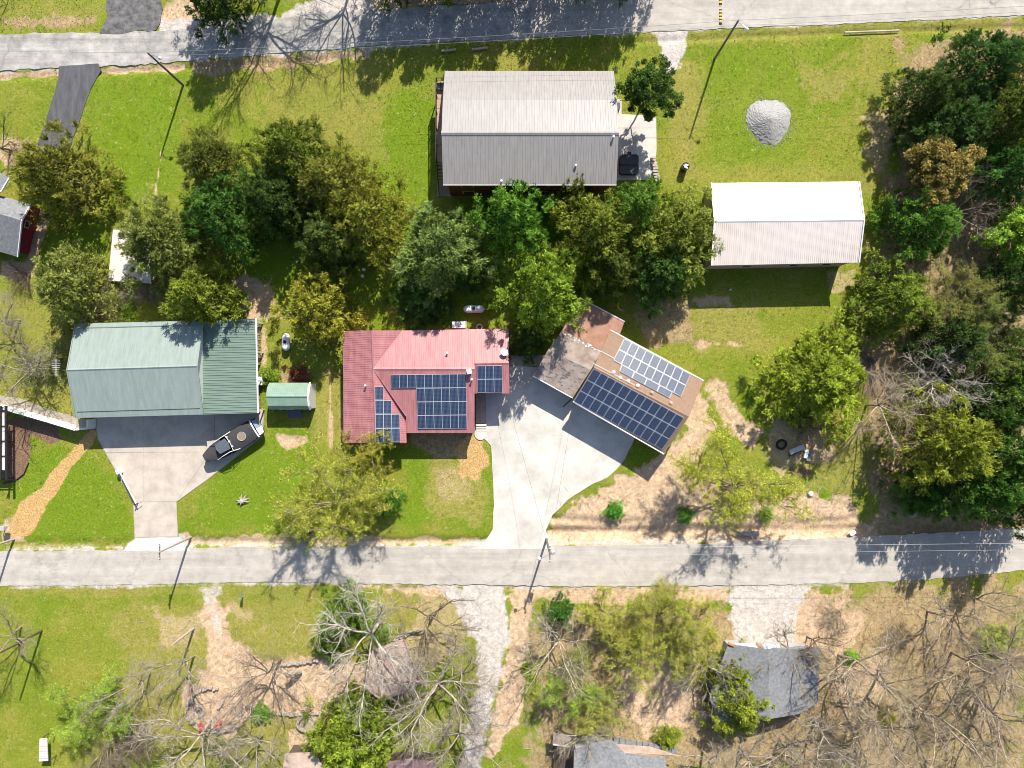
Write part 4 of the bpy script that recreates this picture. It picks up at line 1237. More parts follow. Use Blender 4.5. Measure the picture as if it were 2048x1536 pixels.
mb = MB(); mb.slab([P(168, 838), P(189, 838), P(188, 853), P(166, 855)], -.1, 1.5); mb.build('raised_pad', M['walkway'], wl)


def utility_pole(bx, by, h, label, lamp=None, cross=False, m=None, r=0.15, tilt=(0, 0)):
    b = P(bx, by)
    t = thing('utility_pole', b, label, 'pole', 'utility poles')
    top = b + Vector((tilt[0], tilt[1], h))
    mb = MB(); mb.tube([b - Vector((0, 0, .2)), b.lerp(top, .5), top], [r, r * .85, r * .65], 8); mb.build('shaft', m or M['wood_pole'], t)
    if cross:
        mb = MB(); mb.box(top - Vector((0, 0, .4)), (.12, 1.8, .12)); mb.build('crossarm', M['wood_pole'], t)
        for s in (-.7, 0, .7):
            mb = MB(); mb.lathe(top + Vector((0, s, -.34)), [(.05, 0), (.07, .05), (.04, .16)], 6); mb.build('insulator', M['white_trim'], t)
    if lamp:
        d = Vector((lamp[0], lamp[1], 0)).normalized()
        q = top - Vector((0, 0, .5))
        mb = MB(); mb.tube([q, q + d * .6 + Vector((0, 0, .3)), q + d * 1.2 + Vector((0, 0, .35))], .035, 6); mb.build('lamp_arm', M['steel'], t)
        e_ = q + d * 1.3 + Vector((0, 0, .3))
        mb = MB(); mb.lathe(e_ - Vector((0, 0, .2)), [(.22, 0), (.2, .12), (.1, .25), (.04, .3)], 10); mb.build('lamp_head', M['tank_white'], t)
    return top


pA = utility_pole(366, 170, 8.6, 'dark utility pole with a white lamp at the upper road near the blacktop driveway', (0.8, -.3))
pB = utility_pole(1429, 118, 9.4, 'tall utility pole with white lamp on the lawn between gravel drive and stone pile', (0.7, -.6))
pC = utility_pole(1093, 1078, 8.3, 'utility pole with transformer where the white driveway meets the road', (-1, -.4), True)
b = P(1093, 1078); tp = bpy.data.objects['utility_pole.002']
mb = MB(); mb.lathe(b + Vector((.35, .1, 6.6)), [(.26, 0), (.28, .1), (.28, .75), (.15, .85)], 12); mb.build('transformer', M['galv'], tp)
pD = utility_pole(380, 1075, 8.0, 'pale utility pole beside the concrete driveway mouth, leaning over the road', None, True, M['wood_grey'])
pG = utility_pole(26, 1079, 8.5, 'pale utility pole at the end of the straw path', None, False, M['wood_grey'])
pE = utility_pole(387, 1257, 5.5, 'bare grey pole beside the thin gravel path', None, False, M['wood_grey'])
pF = utility_pole(83, 1262, 8.2, 'dark pole standing on the lower lawn with a long thin shadow', None, False, M['wood_dark'])


def wire(a, b, sag, r, label, m=None, n=24):
    a, b = Vector(a), Vector(b)
    pts = [a.lerp(b, i / n) - Vector((0, 0, sag * 4 * (i / n) * (1 - i / n))) for i in range(n + 1)]
    mb = MB(); mb.tube(pts, r, 4)
    stand_alone(mb, 'utility_wire', m or M['wire'], label, 'wire', 'overhead wires')


wire(pA, pB, .5, .019, 'upper overhead wire above the upper road between the two lamp poles')
wire(pA - Vector((0, 0, .9)), pB - Vector((0, 0, 1.2)), .6, .015, 'lower overhead wire above the upper road between the two lamp poles')
wire(pB, pB + Vector((60, 3.4, 0)), .5, .019, 'upper overhead wire running on from the stone pile lawn along the upper road')
wire(pB - Vector((0, 0, 1.2)), pB + Vector((60, 3.4, -1.2)), .6, .015, 'lower overhead wire running on from the stone pile lawn along the upper road')
wire(pA, pA + Vector((-40, 1, 0)), .5, .016, 'overhead wire passing over the pale upper road beyond the blacktop driveway')
wire(pC + Vector((0, .6, -.3)), pC + Vector((75, 1.6, .5)), .4, .019, 'upper of the two wires along the shaded road by the woods')
wire(pC + Vector((0, -.3, -.3)), pC + Vector((75, .9, .4)), .5, .015, 'lower of the two wires along the shaded road by the woods')
wire(pC + Vector((0, 0, -1)), P(1012, 790, 3.4), .5, .011, 'service wire over the white driveway towards the red roofed house', M['wire_dark'])
wire(pC + Vector((0, 0, -1)), P(1148, 803, 3.2), .5, .011, 'service wire over the white driveway towards the angled garage', M['wire_dark'])

# swing gate arm on the concrete driveway
g = thing('driveway_gate', P(240, 945), 'white single arm gate swung open along the concrete driveway edge', 'gate')
a_, b_ = P(241, 947, .9), P(272, 1007, .9)
mb = MB(); mb.box(P(239, 943, .45), (.38, .55, 1.0), .45, .06); mb.build('opener_box', M['tank_white'], g)
mb = MB(); mb.tube([a_, b_], .085, 8); mb.build('gate_arm', M['white_trim'], g)
mb = MB(); mb.box(P(272, 1008, .4), (.12, .12, 1.0)); mb.beam(P(272, 1008, .85), P(283, 1005, .5), .05); mb.build('latch_post', M['dark_metal'], g)

# white meter box and pergola at the left edge
t = thing('meter_box', P(4, 1056), 'grey white electrical box on a post at the end of the straw path', 'utility box')
mb = MB(); mb.box(P(5, 1056, 1.3), (.7, .5, .6), 0, .05); mb.build('cabinet', M['galv'], t)
mb = MB(); mb.box(P(5, 1056, .5), (.1, .1, 1.1)); mb.build('post', M['wood_dark'], t)
t = thing('pergola', P(0, 890), 'dark green framed pergola with a white roof strip beside the mulch bed', 'pergola')
mb = MB(); mb.slab([P(-60, 825, 2.4), P(9, 822, 2.4), P(10, 940, 2.4), P(-60, 940, 2.4)], 2.36, 2.4); mb.build('roof_sheet', M['white_roof'], t)
for k in range(5):
    mb = MB(); mb.beam(P(-60, 822 + k * 30, 2.48), P(15, 822 + k * 30, 2.48), .1, .12); mb.build('rafter', M['dark_metal'], t)
mb = MB(); mb.beam(P(12, 812, 2.5), P(13, 960, 2.5), .25, .2); mb.beam(P(2, 812, 2.52), P(2, 960, 2.52), .15, .15); mb.build('beam', M['dark_metal'], t)
for py in (815, 885, 957):
    mb = MB(); mb.box(P(13, py, 1.2), (.14, .14, 2.5)); mb.build('post', M['dark_metal'], t)
mb = MB(); pts = [P(8, 966), P(30, 962), P(48, 948), P(58, 925)]
mb.tube([p + Vector((0, 0, .05)) for p in pts], .07, 6)
stand_alone(mb, 'bed_edging', M['black_plastic'], 'curved black edging along the brown mulch bed', 'edging')

# ------------------------------------------------------------------ boat on its trailer
def boat():
    bow, stern = P(410, 917, 1.3), P(520, 851, 1.3)
    ax = (bow - stern); L = ax.length; ax.normalize(); sd_ = Vector((-ax.y, ax.x, 0))
    c0 = (bow + stern) / 2; c0.z = 0
    t = thing('motor_boat', c0, 'black motor boat under a dark cover, parked on its trailer at the driveway edge', 'boat')

    def W(x, y, z): return c0 + ax * x + sd_ * y + Vector((0, 0, z))
    st_ = [(-L / 2, 1.08, .0), (-L * .36, 1.22, 0), (-L * .15, 1.3, 0), (L * .08, 1.28, .02), (L * .25, 1.12, .08), (L * .38, .85, .16), (L * .46, .6, .25), (L * .5, .42, .34)]
    mb = MB(); rows = []
    for x, w, rise in st_:
        rows.append([W(x, -w, 1.45 + rise * .3), W(x, -w * .97, 1.2 + rise * .4), W(x, -w * .8, .85 + rise), W(x, 0, .55 + rise * 1.6), W(x, w * .8, .85 + rise), W(x, w * .97, 1.2 + rise * .4), W(x, w, 1.45 + rise * .3)])
    for k in range(len(rows) - 1):
        for j in range(6): mb.poly([rows[k][j], rows[k][j + 1], rows[k + 1][j + 1], rows[k + 1][j]])
    mb.poly(rows[0]); mb.poly(rows[-1][::-1])
    mb.build('hull', M['boat_hull'], t, True)
    # covers: bow cover, aft cover
    def cover(xs, dome, name, m, ins=.03):
        mb = MB(); rr = []
        for x, w, r in xs:
            rr.append([W(x, w * s * (1 - ins), 1.47 + r * .3 + dome * (1 - s * s)) for s in (-1, -.7, -.35, 0, .35, .7, 1)])
        for k in range(len(rr) - 1):
            for j in range(6): mb.poly([rr[k][j], rr[k][j + 1], rr[k + 1][j + 1], rr[k + 1][j]])
        return mb.build(name, m, t, True)

    def wat(x):
        xs = [s[0] for s in st_]; return float(np.interp(x, xs, [s[1] for s in st_])), float(np.interp(x, xs, [s[2] for s in st_]))
    bx = [L * f for f in (.14, .22, .3, .38, .44, .49)]
    cover([(x, *wat(x)) for x in bx], .18, 'bow_cover', M['boat_cover'])
    bx = [L * f for f in (-.40, -.34, -.26, -.18, -.1, -.03, .02)]
    cv = cover([(x, wat(x)[0] * (1 if i not in (0,) else .85), wat(x)[1]) for i, x in enumerate(bx)], .34, 'aft_cover', M['boat_cover'])
    mb = MB(); mb.torus(W(-L * .19, .05, 1.83), .52, .035, 24, 6); mb.build('emblem_ring', M['ring_tan'], cv)
    mb = MB(); mb.lathe(W(-L * .19, .05, 1.79), [(.5, 0), (.5, .03)], 24); mb.build('emblem_disc', M['disc_tan'], cv)
    # stern: white transom band and pale blue swim platform
    mb = MB(); mb.tube([W(-L * .405, s * 1.15, 1.5 + .2 * (1 - s * s)) for s in (-1, -.5, 0, .5, 1)], .1, 6); mb.build('transom_band', M['white_trim'], t)
    mb = MB(); mb.prism([W(-L * .52, -.9, 1.3), W(-L * .52, .1, 1.3), W(-L * .43, .1, 1.45), W(-L * .43, -1.05, 1.45)][::-1], [W(-L * .52, -.9, 1.38), W(-L * .52, .1, 1.38), W(-L * .43, .1, 1.53), W(-L * .43, -1.05, 1.53)][::-1]); mb.build('swim_platform', M['blue_canvas'], t)
    mb = MB(); mb.prism([W(-L * .53, .12, 1.3), W(-L * .5, .95, 1.3), W(-L * .43, 1.05, 1.45), W(-L * .43, .12, 1.45)][::-1], [W(-L * .53, .12, 1.38), W(-L * .5, .95, 1.38), W(-L * .43, 1.05, 1.53), W(-L * .43, .12, 1.53)][::-1]); mb.build('swim_platform', M['white_trim'], t)
    # tower with canvas top
    mb = MB(); q = [W(L * .02, -.72, 2.55), W(L * .2, -.62, 2.45), W(L * .215, 0, 2.5), W(L * .2, .62, 2.45), W(L * .02, .72, 2.55), W(L * .0, 0, 2.6)]
    mb.prism([p - Vector((0, 0, .06)) for p in q], q); mb.build('canopy', M['slate_canvas'], t)
    for s in (-1, 1):
        mb = MB(); mb.tube([W(L * .33, s * .98, 1.5), W(L * .2, s * 1.0, 2.2), W(L * .05, s * 1.02, 2.45), W(-L * .06, s * 1.2, 1.5)], .045, 6); mb.build('tower_tube', M['white_trim'], t)
    mb = MB(); mb.tube([W(L * .0, -1.05, 2.42), W(-L * .02, 0, 2.5), W(L * .0, 1.05, 2.42)], .04, 6)
    for y in (-.7, -.1, .6): mb.box(W(-L * .02, y, 2.5), (.2, .14, .14), .6)
    mb.build('board_rack', M['white_trim'], t)
    mb = MB(); mb.prism([W(L * .10, -.85, 1.6), W(L * .14, -.9, 1.6), W(L * .14, .9, 1.6), W(L * .10, .85, 1.6)], [W(L * .07, -.7, 2.05), W(L * .1, -.75, 2.05), W(L * .1, .75, 2.05), W(L * .07, .7, 2.05)]); mb.build('windshield', M['window'], t)
    # trailer
    tr = thing('boat_trailer', c0, 'black twin axle trailer carrying the covered boat, tongue towards the road', 'trailer')
    mb = MB()
    for s in (-1, 1): mb.beam(W(-L * .45, s * .7, .45), W(L * .3, s * .6, .45), .1, .14); mb.beam(W(L * .3, s * .6, .45), W(L * .5, 0, .45), .1, .14)
    for x in (-.35, -.1, .2): mb.beam(W(L * x, -.7, .45), W(L * x, .7, .45), .08, .1)
    mb.build('frame', M['dark_metal'], tr)
    mb = MB(); mb.beam(W(L * .48, 0, .45), W(L * .56, 0, .45), .1, .1); mb.tube([W(L * .53, .1, .05), W(L * .53, .1, .7)], .05, 6); mb.build('tongue', M['dark_metal'], tr)
    for s in (-1, 1):
        for x in (-.22, -.1):
            mb = MB(); mb.tube([W(L * x, s * .95, .34), W(L * x, s * 1.15, .34)], .34, 14); w_ = mb.build('wheel', M['rubber'], tr)
            mb = MB(); mb.tube([W(L * x, s * 1.15, .34), W(L * x, s * 1.17, .34)], .2, 10); mb.build('rim', M['steel'], w_)
        mb = MB(); mb.beam(W(-L * .28, s * 1.05, .75), W(-L * .04, s * 1.05, .75), .28, .04); mb.build('fender', M['dark_metal'], tr)


boat()


# ------------------------------------------------------------------ tanks, units and yard things
def propane(px, py, lenp, rz, label):
    c = P(px, py, .75); L = lenp * H / F; r = .47
    t = thing('propane_tank', P(px, py), label, 'propane tank', 'propane tanks')
    d = Vector((math.cos(rz), math.sin(rz), 0))
    pts, rad = [], []
    for f, k in ((0, .05), (.03, .45), (.08, .75), (.15, .95), (.22, 1), (.5, 1), (.78, 1), (.85, .95), (.92, .75), (.97, .45), (1, .05)):
        pts.append(c + d * (f - .5) * L); rad.append(r * k)
    mb = MB(); mb.tube(pts, rad, 16); mb.build('tank_body', M['tank_white'], t, True)
    mb = MB(); mb.lathe(c + Vector((0, 0, r - .04)), [(.2, 0), (.2, .14), (.17, .18)], 12); mb.build('valve_dome', M['black_plastic'], t)
    for s in (-.28, .28):
        mb = MB(); mb.box(c + d * s * L - Vector((0, 0, .5)), (.12, .6, .5), rz); mb.build('foot', M['galv'], t)


propane(948, 618, 43, 0.0, 'white propane tank lying crosswise behind the red roofed house')
propane(572, 684, 35, math.pi / 2, 'white propane tank beside the carport, under the golden juniper')


def ac_unit(px, py, w, d, rz, label, hgt=.9, frame=True):
    t = thing('air_conditioner', P(px, py), label, 'air conditioner', 'outdoor units')
    mb = MB(); mb.box(P(px, py, hgt / 2 + .05), (w, d, hgt), rz, .05); mb.build('cabinet', M['tank_white'], t)
    mb = MB(); mb.lathe(P(px, py, hgt + .05), [(min(w, d) * .36, 0), (min(w, d) * .36, .03), (.02, .05)], 14); mb.build('fan_grille', M['galv'], t)
    mb = MB(); mb.box(P(px, py, .0), (w + .3, d + .2, .1), rz); mb.build('pad', M['walkway'], t)


ac_unit(918, 650, 1.6, .8, 0, 'long white outdoor unit against the back of the red roofed house')
ac_unit(522, 762, .6, 1.0, 0, 'white outdoor unit beside the carport edge near the barn shed')
t = thing('garden_hose', P(959, 654), 'coil of white hose beside the outdoor unit behind the red roofed house', 'hose')
mb = MB()
for k in range(3): mb.torus(P(959, 654, .08 + k * .09), .36 - .02 * k, .05, 20, 6)
mb.build('coil', M['tank_white'], t)
t = thing('utility_cabinet', P(1235.5, 212), 'grey lidded cabinet on the patio strip beside the grey roofed house', 'cabinet')
mb = MB(); mb.box(P(1235.5, 212, .5), (.55, .8, 1.0), 0, .08); mb.build('body', M['grey_wall'], t)
mb = MB(); mb.box(P(1235.5, 212, 1.03), (.58, .84, .06), 0, .1); mb.build('lid', M['ac_grille'], t)

# hot tub with folding cover
t = thing('hot_tub', P(1257, 330), 'black covered hot tub on the pale patio', 'hot tub')
mb = MB(); mb.box(P(1257.5, 330, .42), (2.3, 2.35, .85), 0, .25); mb.build('tub_body', M['black_plastic'], t)
for s, nm in ((1, 'cover_half'), (-1, 'cover_half')):
    mb = MB(); c = P(1257.5, 330, .93); mb.box(c + Vector((0, s * .56, .02 if s > 0 else 0)), (2.25, 1.08, .16), 0, .2); mb.build(nm, M['tub_cover'], t)
mb = MB(); mb.box(P(1255, 309, .3), (.85, .5, .6), 0, .05); mb.build('step', M['black_plastic'], t)
mb = MB(); mb.box(P(1258, 330.5, 1.0), (2.2, .07, .06)); mb.build('hinge_strap', M['black_plastic'], t)

# row of paving blocks at the patio edge
r = random.Random(3)
t = thing('block_row', P(1310, 340), 'row of loose landscaping blocks along the patio edge', 'blocks')
for k in range(9):
    py = 315 + k * 5.6
    mb = MB(); hh = r.uniform(.25, .5)
    mb.box(P(1306.5 + k * .9 + r.uniform(-1, 1), py, hh / 2), (r.uniform(.5, .75), .27, hh), r.uniform(-.2, .2), .04); mb.build('block', M['block'] if k < 5 else M['stone'], t)

# burn barrel
t = thing('barrel', P(1367, 338), 'black barrel with scraps in it on the lawn beside the patio', 'barrel')
b = P(1367, 338)
mb = MB(); mb.lathe(b, [(.42, 0), (.45, .05), (.44, .5), (.46, .52), (.44, .55), (.45, 1.15), (.47, 1.2), (.43, 1.2), (.41, .9), (.02, .88)], 16); mb.build('drum', M['black_plastic'], t)
mb = MB()
for k in range(7): mb.box(b + Vector((r.uniform(-.22, .22), r.uniform(-.22, .22), .98 + .03 * k)), (.3, .2, .05), r.random() * 3)
mb.build('scraps', M['galv'], t)['kind'] = 'stuff'

# stone pile
def pile():
    c = P(1537, 240)
    out = [(1493, 232), (1497, 214), (1510, 203), (1526, 201), (1538, 200), (1552, 200), (1568, 206), (1580, 220), (1581, 240), (1574, 262), (1560, 282), (1545, 292), (1534, 291), (1520, 284), (1505, 265), (1495, 250)]
    ang = [math.atan2(P(*p).y - c.y, P(*p).x - c.x) for p in out]; rad = [(P(*p) - c).length for p in out]
    o = np.argsort(ang); an = np.array(ang)[o]; ra = np.array(rad)[o]
    an = np.concatenate([an[-3:] - 2 * np.pi, an, an[:3] + 2 * np.pi]); ra = np.concatenate([ra[-3:], ra, ra[:3]])
    n, K = 72, 22
    mb = MB(); rg_ = np.random.default_rng(4)
    pts = []
    for k in range(K + 1):
        f = k / K
        for j in range(n):
            a = -math.pi + 2 * math.pi * j / n
            R = float(np.interp(a, an, ra)) * (1 + .02 * rg_.standard_normal() * (f > .8))
            z = 1.2 * (1 - f ** 1.5) ** 1.1 - .05 + (0.016 * rg_.standard_normal() if 0 < f < 1 else 0)
            px_ = R * f + .03 * rg_.standard_normal()
            pts.append((c.x + px_ * math.cos(a) - .15 * (1 - f), c.y + px_ * math.sin(a) - .5 * (1 - f) * (1 if f < 1 else 0), z))
    mb.v = pts
    for k in range(K):
        for j in range(n):
            j2 = (j + 1) % n
            mb.f.append((k * n + j, k * n + j2, (k + 1) * n + j2, (k + 1) * n + j)[::-1])
    mb.mi = [0] * len(mb.f)
    stand_alone(mb, 'gravel_pile', M['gravel_pile'], 'heap of pale grey gravel dumped on the open lawn', 'gravel heap')


pile()
mb = MB(); r = random.Random(44)
for k in range(260):
    a = r.random() * 6.28; d = (1 + abs(r.gauss(0, .12)))
    c = P(1537, 245); x, y = c.x + math.cos(a) * 2.72 * d, c.y + math.sin(a) * 2.9 * d
    q = r.uniform(.03, .1); mb.box((x, y, -.02), (q, q * r.uniform(.6, 1), .08), r.random() * 3)
o = mb.build('gravel_spill', M['gravel_pile']); o['kind'] = 'stuff'

# speed bump across the upper road
t = thing('speed_bump', P(1441, 20), 'yellow and black striped speed bump across the upper road', 'speed bump')
segs = [(-34, -26, 0), (-26, -22, 1), (-22, -14, 0), (-14, -10, 1), (-10, -3, 0), (-3, 2, 1), (2, 6, 0), (6, 11, 1), (11, 12, 0), (19, 21.5, 1), (21.5, 25, 0), (25, 28, 1), (28, 31.5, 0), (31.5, 34.5, 1), (34.5, 38, 0), (38, 41, 1), (41, 45, 0), (45, 49, 1)]
for y0, y1, k in segs:
    a_, b_ = P(1440.8, y0), P(1440.8, y1)
    w = .19
    mb = MB(); q = lambda p: [p + Vector((-w, 0, .015)), p + Vector((-w * .6, 0, .075)), p + Vector((w * .6, 0, .075)), p + Vector((w, 0, .015))]
    mb.prism(q(a_), q(b_)); mb.build('bump_segment', M['yellow_paint'] if k == 0 else M['rubber'], t)

# antenna mast beside the green house
t = thing('antenna', P(118, 737), 'pale rooftop style television antenna on a mast beside the green house', 'antenna')
b = P(118, 738)
mb = MB(); mb.tube([b, b + Vector((0, 0, 6))], .04, 6); mb.build('mast', M['galv'], t)
mb = MB(); mb.tube([P(112, 718, 6.0), P(112, 752, 6.0)], .03, 6); mb.build('boom', M['white_trim'], t)
for k in range(7):
    w = 9 - abs(k - 1) * .9
    mb = MB(); mb.tube([P(112 - w, 722 + k * 4.4, 6.04), P(112 + w, 722 + k * 4.4, 6.04)], .018, 4); mb.build('element', M['white_trim'], t)

# mailbox, posts and small roadside things
t = thing('mailbox', P(483, 1195), 'roadside mailbox on a wooden post beside the thin gravel path', 'mailbox')
mb = MB(); mb.box(P(483, 1195, .55), (.12, .12, 1.2)); mb.build('post', M['wood_grey'], t)
mb = MB(); c = P(482, 1192, 1.25); mb.tube([c - Vector((0, .28, 0)), c + Vector((0, .28, 0))], .16, 10); mb.build('box', M['green_tarp'], t)
def post(px, py, h, r_, m, label, name='post'):
    mb = MB(); mb.tube([P(px, py) - Vector((0, 0, .1)), P(px, py) + Vector((0, 0, h))], r_, 8)
    stand_alone(mb, name, m, label, 'post')
post(1500, 771, 1.3, .11, M['wood_grey'], 'short wooden post with white top standing on the dry grass beside the angled garage')
post(1459, 580, .6, .1, M['white_trim'], 'little white stake in the shade of the long metal building')
post(1325, 1205, .8, .1, M['white_trim'], 'white roadside marker post in the yellowish brush')
post(1137, 1232, 2.6, .1, M['wood_grey'], 'pale leaning pole beside the small dark evergreen at the gravel drive')
for k, (px, py, lab) in enumerate(((1316, 1204, 'larger white stone in the roadside brush'), (1621, 987, 'white boulder on the green patch below the scrap heap'), (729, 540, 'upper white pail in the shade between the junipers'), (726, 553, 'lower white pail in the shade between the junipers'), (1827, 1031, 'pale block lying at the shaded wood edge above the road'), (1705, 1066, 'white scrap lying on the bare bank above the road'))):
    mb = MB()
    if 'pail' in lab: mb.lathe(P(px, py), [(.16, 0), (.2, .4), (.21, .42)], 12)
    elif 'stone' in lab or 'boulder' in lab: mb.lathe(P(px, py), [(.28, -.05), (.34, .1), (.25, .26), (.05, .32)], 8)
    else: mb.box(P(px, py, .15), (.75, .4, .3), .5, .03)
    stand_alone(mb, 'pail' if 'pail' in lab else ('stone' if 'st' in lab and 'stone' in lab or 'boulder' in lab else 'block'), M['white_trim'] if 'pale' not in lab else M['concrete'], lab, 'pail' if 'pail' in lab else ('stone' if 'stone' in lab or 'boulder' in lab else 'scrap'))
mb = MB(); mb.beam(P(305, 395, .08), P(333, 407, .08), .2, .08)
stand_alone(mb, 'board', M['wood_grey'], 'pale board lying on the lawn above the junipers', 'board')
mb = MB(); mb.tube([P(1689, 65, .08), P(1798, 61, .08)], .12, 8)
stand_alone(mb, 'culvert_pipe', M['concrete'], 'straight pale culvert pipe along the upper road verge', 'pipe')
for k, (x0, y0, x1, y1, lab) in enumerate(((882, 102, 912, 99, 'short pale culvert pipe in the shade above the grey roofed house'), (944, 99, 975, 95, 'second pale culvert pipe in the shade, nearer the road shadow edge'))):
    mb = MB(); mb.tube([P(x0, y0, .1), P(x1, y1, .1)], .14, 8); stand_alone(mb, 'culvert_pipe', M['concrete'], lab, 'pipe')

# bench in the brush
t = thing('bench', P(1190, 1231), 'dark wooden bench with pale ends in the yellowish brush', 'bench')
c = P(1190, 1231)
for k in range(3):
    mb = MB(); mb.box(c + Vector((0, .3 - k * .25, .46)), (1.5, .2, .06)); mb.build('seat_slat', M['wood_dark'], t)
for s in (-1, 1):
    mb = MB(); mb.box(c + Vector((s * .72, 0, .25)), (.22, .75, .5)); mb.build('end_block', M['log_end'], t)
mb = MB(); mb.box(c + Vector((0, .48, .7)), (1.5, .06, .3)); mb.build('backrest', M['wood_dark'], t)

# scrap heap with tyre
t = thing('tire', P(1563, 889), 'black tire half standing beside the scrap heap', 'tire')
mb = MB(); mb.torus(P(1563, 889, .3), .55, .16, 22, 10, .25); mb.build('tread', M['rubber'], t)
def scrap(lab, name, m, c, s, rz, z=.2, cat='scrap'):
    mb = MB(); mb.box(P(*c, z), s, rz, .02); return stand_alone(mb, name, m, lab, cat)
scrap('grey metal sheet lying on the scrap heap', 'metal_sheet', M['galv'], (1594, 899), (1.9, .6, .05), .4, .55)
scrap('white narrow crate on the scrap heap', 'crate', M['tank_white'], (1612, 907), (.42, 1.15, .35), -.25, .3)
scrap('faded green tarp bundle on the scrap heap', 'tarp', M['green_tarp'], (1618, 912), (.6, 1.2, .3), -.1, .15)
scrap('dark trunk of scrap timber under the metal sheet', 'timber', M['wood_dark'], (1590, 905), (1.6, .3, .3), .5, .2)
mb = MB()
mb.beam(P(1600, 881, .5), P(1603, 912, .3), .08); mb.beam(P(1608, 880, .5), P(1609, 903, .45), .08)
for k in range(2): mb.beam(P(1601, 884 + k * 16, .5), P(1608, 884 + k * 16, .5), .06)
stand_alone(mb, 'ladder', M['orange_wood'], 'small wooden ladder frame on the scrap heap', 'ladder')
mb = MB(); r = random.Random(8)
for k in range(24): mb.box(P(1500 + r.gauss(0, 12), 1066 + r.gauss(0, 3), .1), (r.uniform(.2, .6), r.uniform(.15, .4), r.uniform(.1, .25)), r.random() * 3)
o = stand_alone(mb, 'rubble', M['stone'], None, None); o['kind'] = 'stuff'

# fire pit area
t = thing('fire_pit', P(399, 1421), 'ring of pale stones around a fire pit on the bare clearing', 'fire pit')
r = random.Random(2)
for k in range(14):
    a = 2 * math.pi * k / 14; c = P(399, 1421)
    mb = MB(); mb.box(c + Vector((.6 * math.cos(a), .62 * math.sin(a), .14)), (.28, .2, .3), a + 1.57, .04); mb.build('stone', M['stone'] if k % 3 else M['block'], t)
mb = MB(); mb.lathe(P(399, 1421), [(.5, -.02), (.5, .05)], 14); mb.build('ash_bed', M['soil'], t)
for k, (px, py, rz, lab) in enumerate(((405, 1447, .3, 'red lawn chair nearest the fire pit stones'), (441, 1441, -.4, 'red lawn chair set off towards the stone edging'))):
    t = thing('lawn_chair', P(px, py), lab, 'chair', 'red lawn chairs'); c = P(px, py)
    R_ = lambda x, y, z: c + Vector((x * math.cos(rz) - y * math.sin(rz), x * math.sin(rz) + y * math.cos(rz), z))
    mb = MB(); mb.box(R_(0, 0, .4), (.55, .52, .05), rz); mb.build('seat', M['red_plastic'], t)
    mb = MB(); mb.prism([R_(-.27, -.26, .42), R_(.27, -.26, .42), R_(.27, -.48, .95), R_(-.27, -.48, .95)], [R_(-.27, -.22, .42), R_(.27, -.22, .42), R_(.27, -.44, .95), R_(-.27, -.44, .95)]); mb.build('backrest', M['red_plastic'], t)
    for sx in (-.24, .24):
        mb = MB(); mb.beam(R_(sx, -.25, .6), R_(sx, .28, .6), .06, .04); mb.build('armrest', M['red_plastic'], t)
        for sy in (-.22, .22):
            mb = MB(); mb.box(R_(sx, sy, .2), (.05, .05, .4), rz); mb.build('leg', M['steel'], t)
def stone_line(pts, label, n, seed, sz=.32, name='stone_edging'):
    t = thing(name, P(*pts[0]), label, 'stone edging'); r = random.Random(seed)
    W_ = [P(*p) for p in pts]; ls = [(W_[k + 1] - W_[k]).length for k in range(len(W_) - 1)]; T = sum(ls)
    for k in range(n):
        s = (k + .5) / n * T; j = 0
        while s > ls[j] and j < len(ls) - 1: s -= ls[j]; j += 1
        p = W_[j].lerp(W_[j + 1], s / ls[j]); d = W_[j + 1] - W_[j]
        h_ = r.uniform(.2, .38)
        mb = MB(); mb.box((p.x + r.gauss(0, .04), p.y + r.gauss(0, .04), h_ / 2 - .03), (T / n * r.uniform(.8, .97), sz * r.uniform(.7, 1.2), h_), math.atan2(d.y, d.x) + r.gauss(0, .12), .05); mb.build('stone', M['stone'] if r.random() < .7 else M['block'], t)
stone_line([(376, 1402), (374, 1420), (380, 1440), (400, 1458), (440, 1464), (466, 1458), (480, 1448)], 'curved stone edging around the lower side of the fire pit clearing', 26, 1)
stone_line([(484, 1408), (520, 1418), (560, 1427), (600, 1428), (645, 1425)], 'long stone edging from the fire pit clearing to the round planter', 30, 2)
stone_line([(388, 1390), (400, 1380), (418, 1375), (436, 1378)], 'short pale stone arc at the top of the fire pit clearing', 10, 3)
stone_line([(560, 1330), (600, 1325), (640, 1320)], 'straight stone edging beside the cut trunk', 12, 4)
stone_line([(808, 1280), (820, 1315), (830, 1345), (845, 1365)], 'stone edging along the pinkish shelter', 12, 5)
stone_line([(787, 1279), (815, 1268), (845, 1256)], 'dark timber like stone edging under the forked bare tree', 9, 6)
t = thing('planter', P(615, 1446), 'round raised stone planter filled with dry straw', 'planter')
r = random.Random(9)
for k in range(18):
    a = 2 * math.pi * k / 18; c = P(615, 1446)
    mb = MB(); mb.box(c + Vector((1.15 * math.cos(a), .85 * math.sin(a), .2)), (.36, .24, .45), a + 1.57, .04); mb.build('stone', M['stone'], t)
mb = MB(); mb.lathe(P(615, 1446), [(.95, -.02), (.9, .22), (.4, .32), (.02, .34)], 14); mb.build('straw_fill', M['log_end'], t)
for k, (px, py, lab) in enumerate(((384, 1402, 'dark grey lawn boulder beside the fire pit stones'), (441, 1408, 'long whitish stone seat across from the fire pit'))):
    mb = MB()
    mb.lathe(P(px, py), [(.3, -.05), (.42, .15), (.3, .4), (.05, .5)], 9) if k == 0 else mb.box(P(px, py, .2), (.4, 1.1, .4), -.6, .1)
    stand_alone(mb, 'stone', M['grey_shingle'] if k == 0 else M['block'], lab, 'stone')
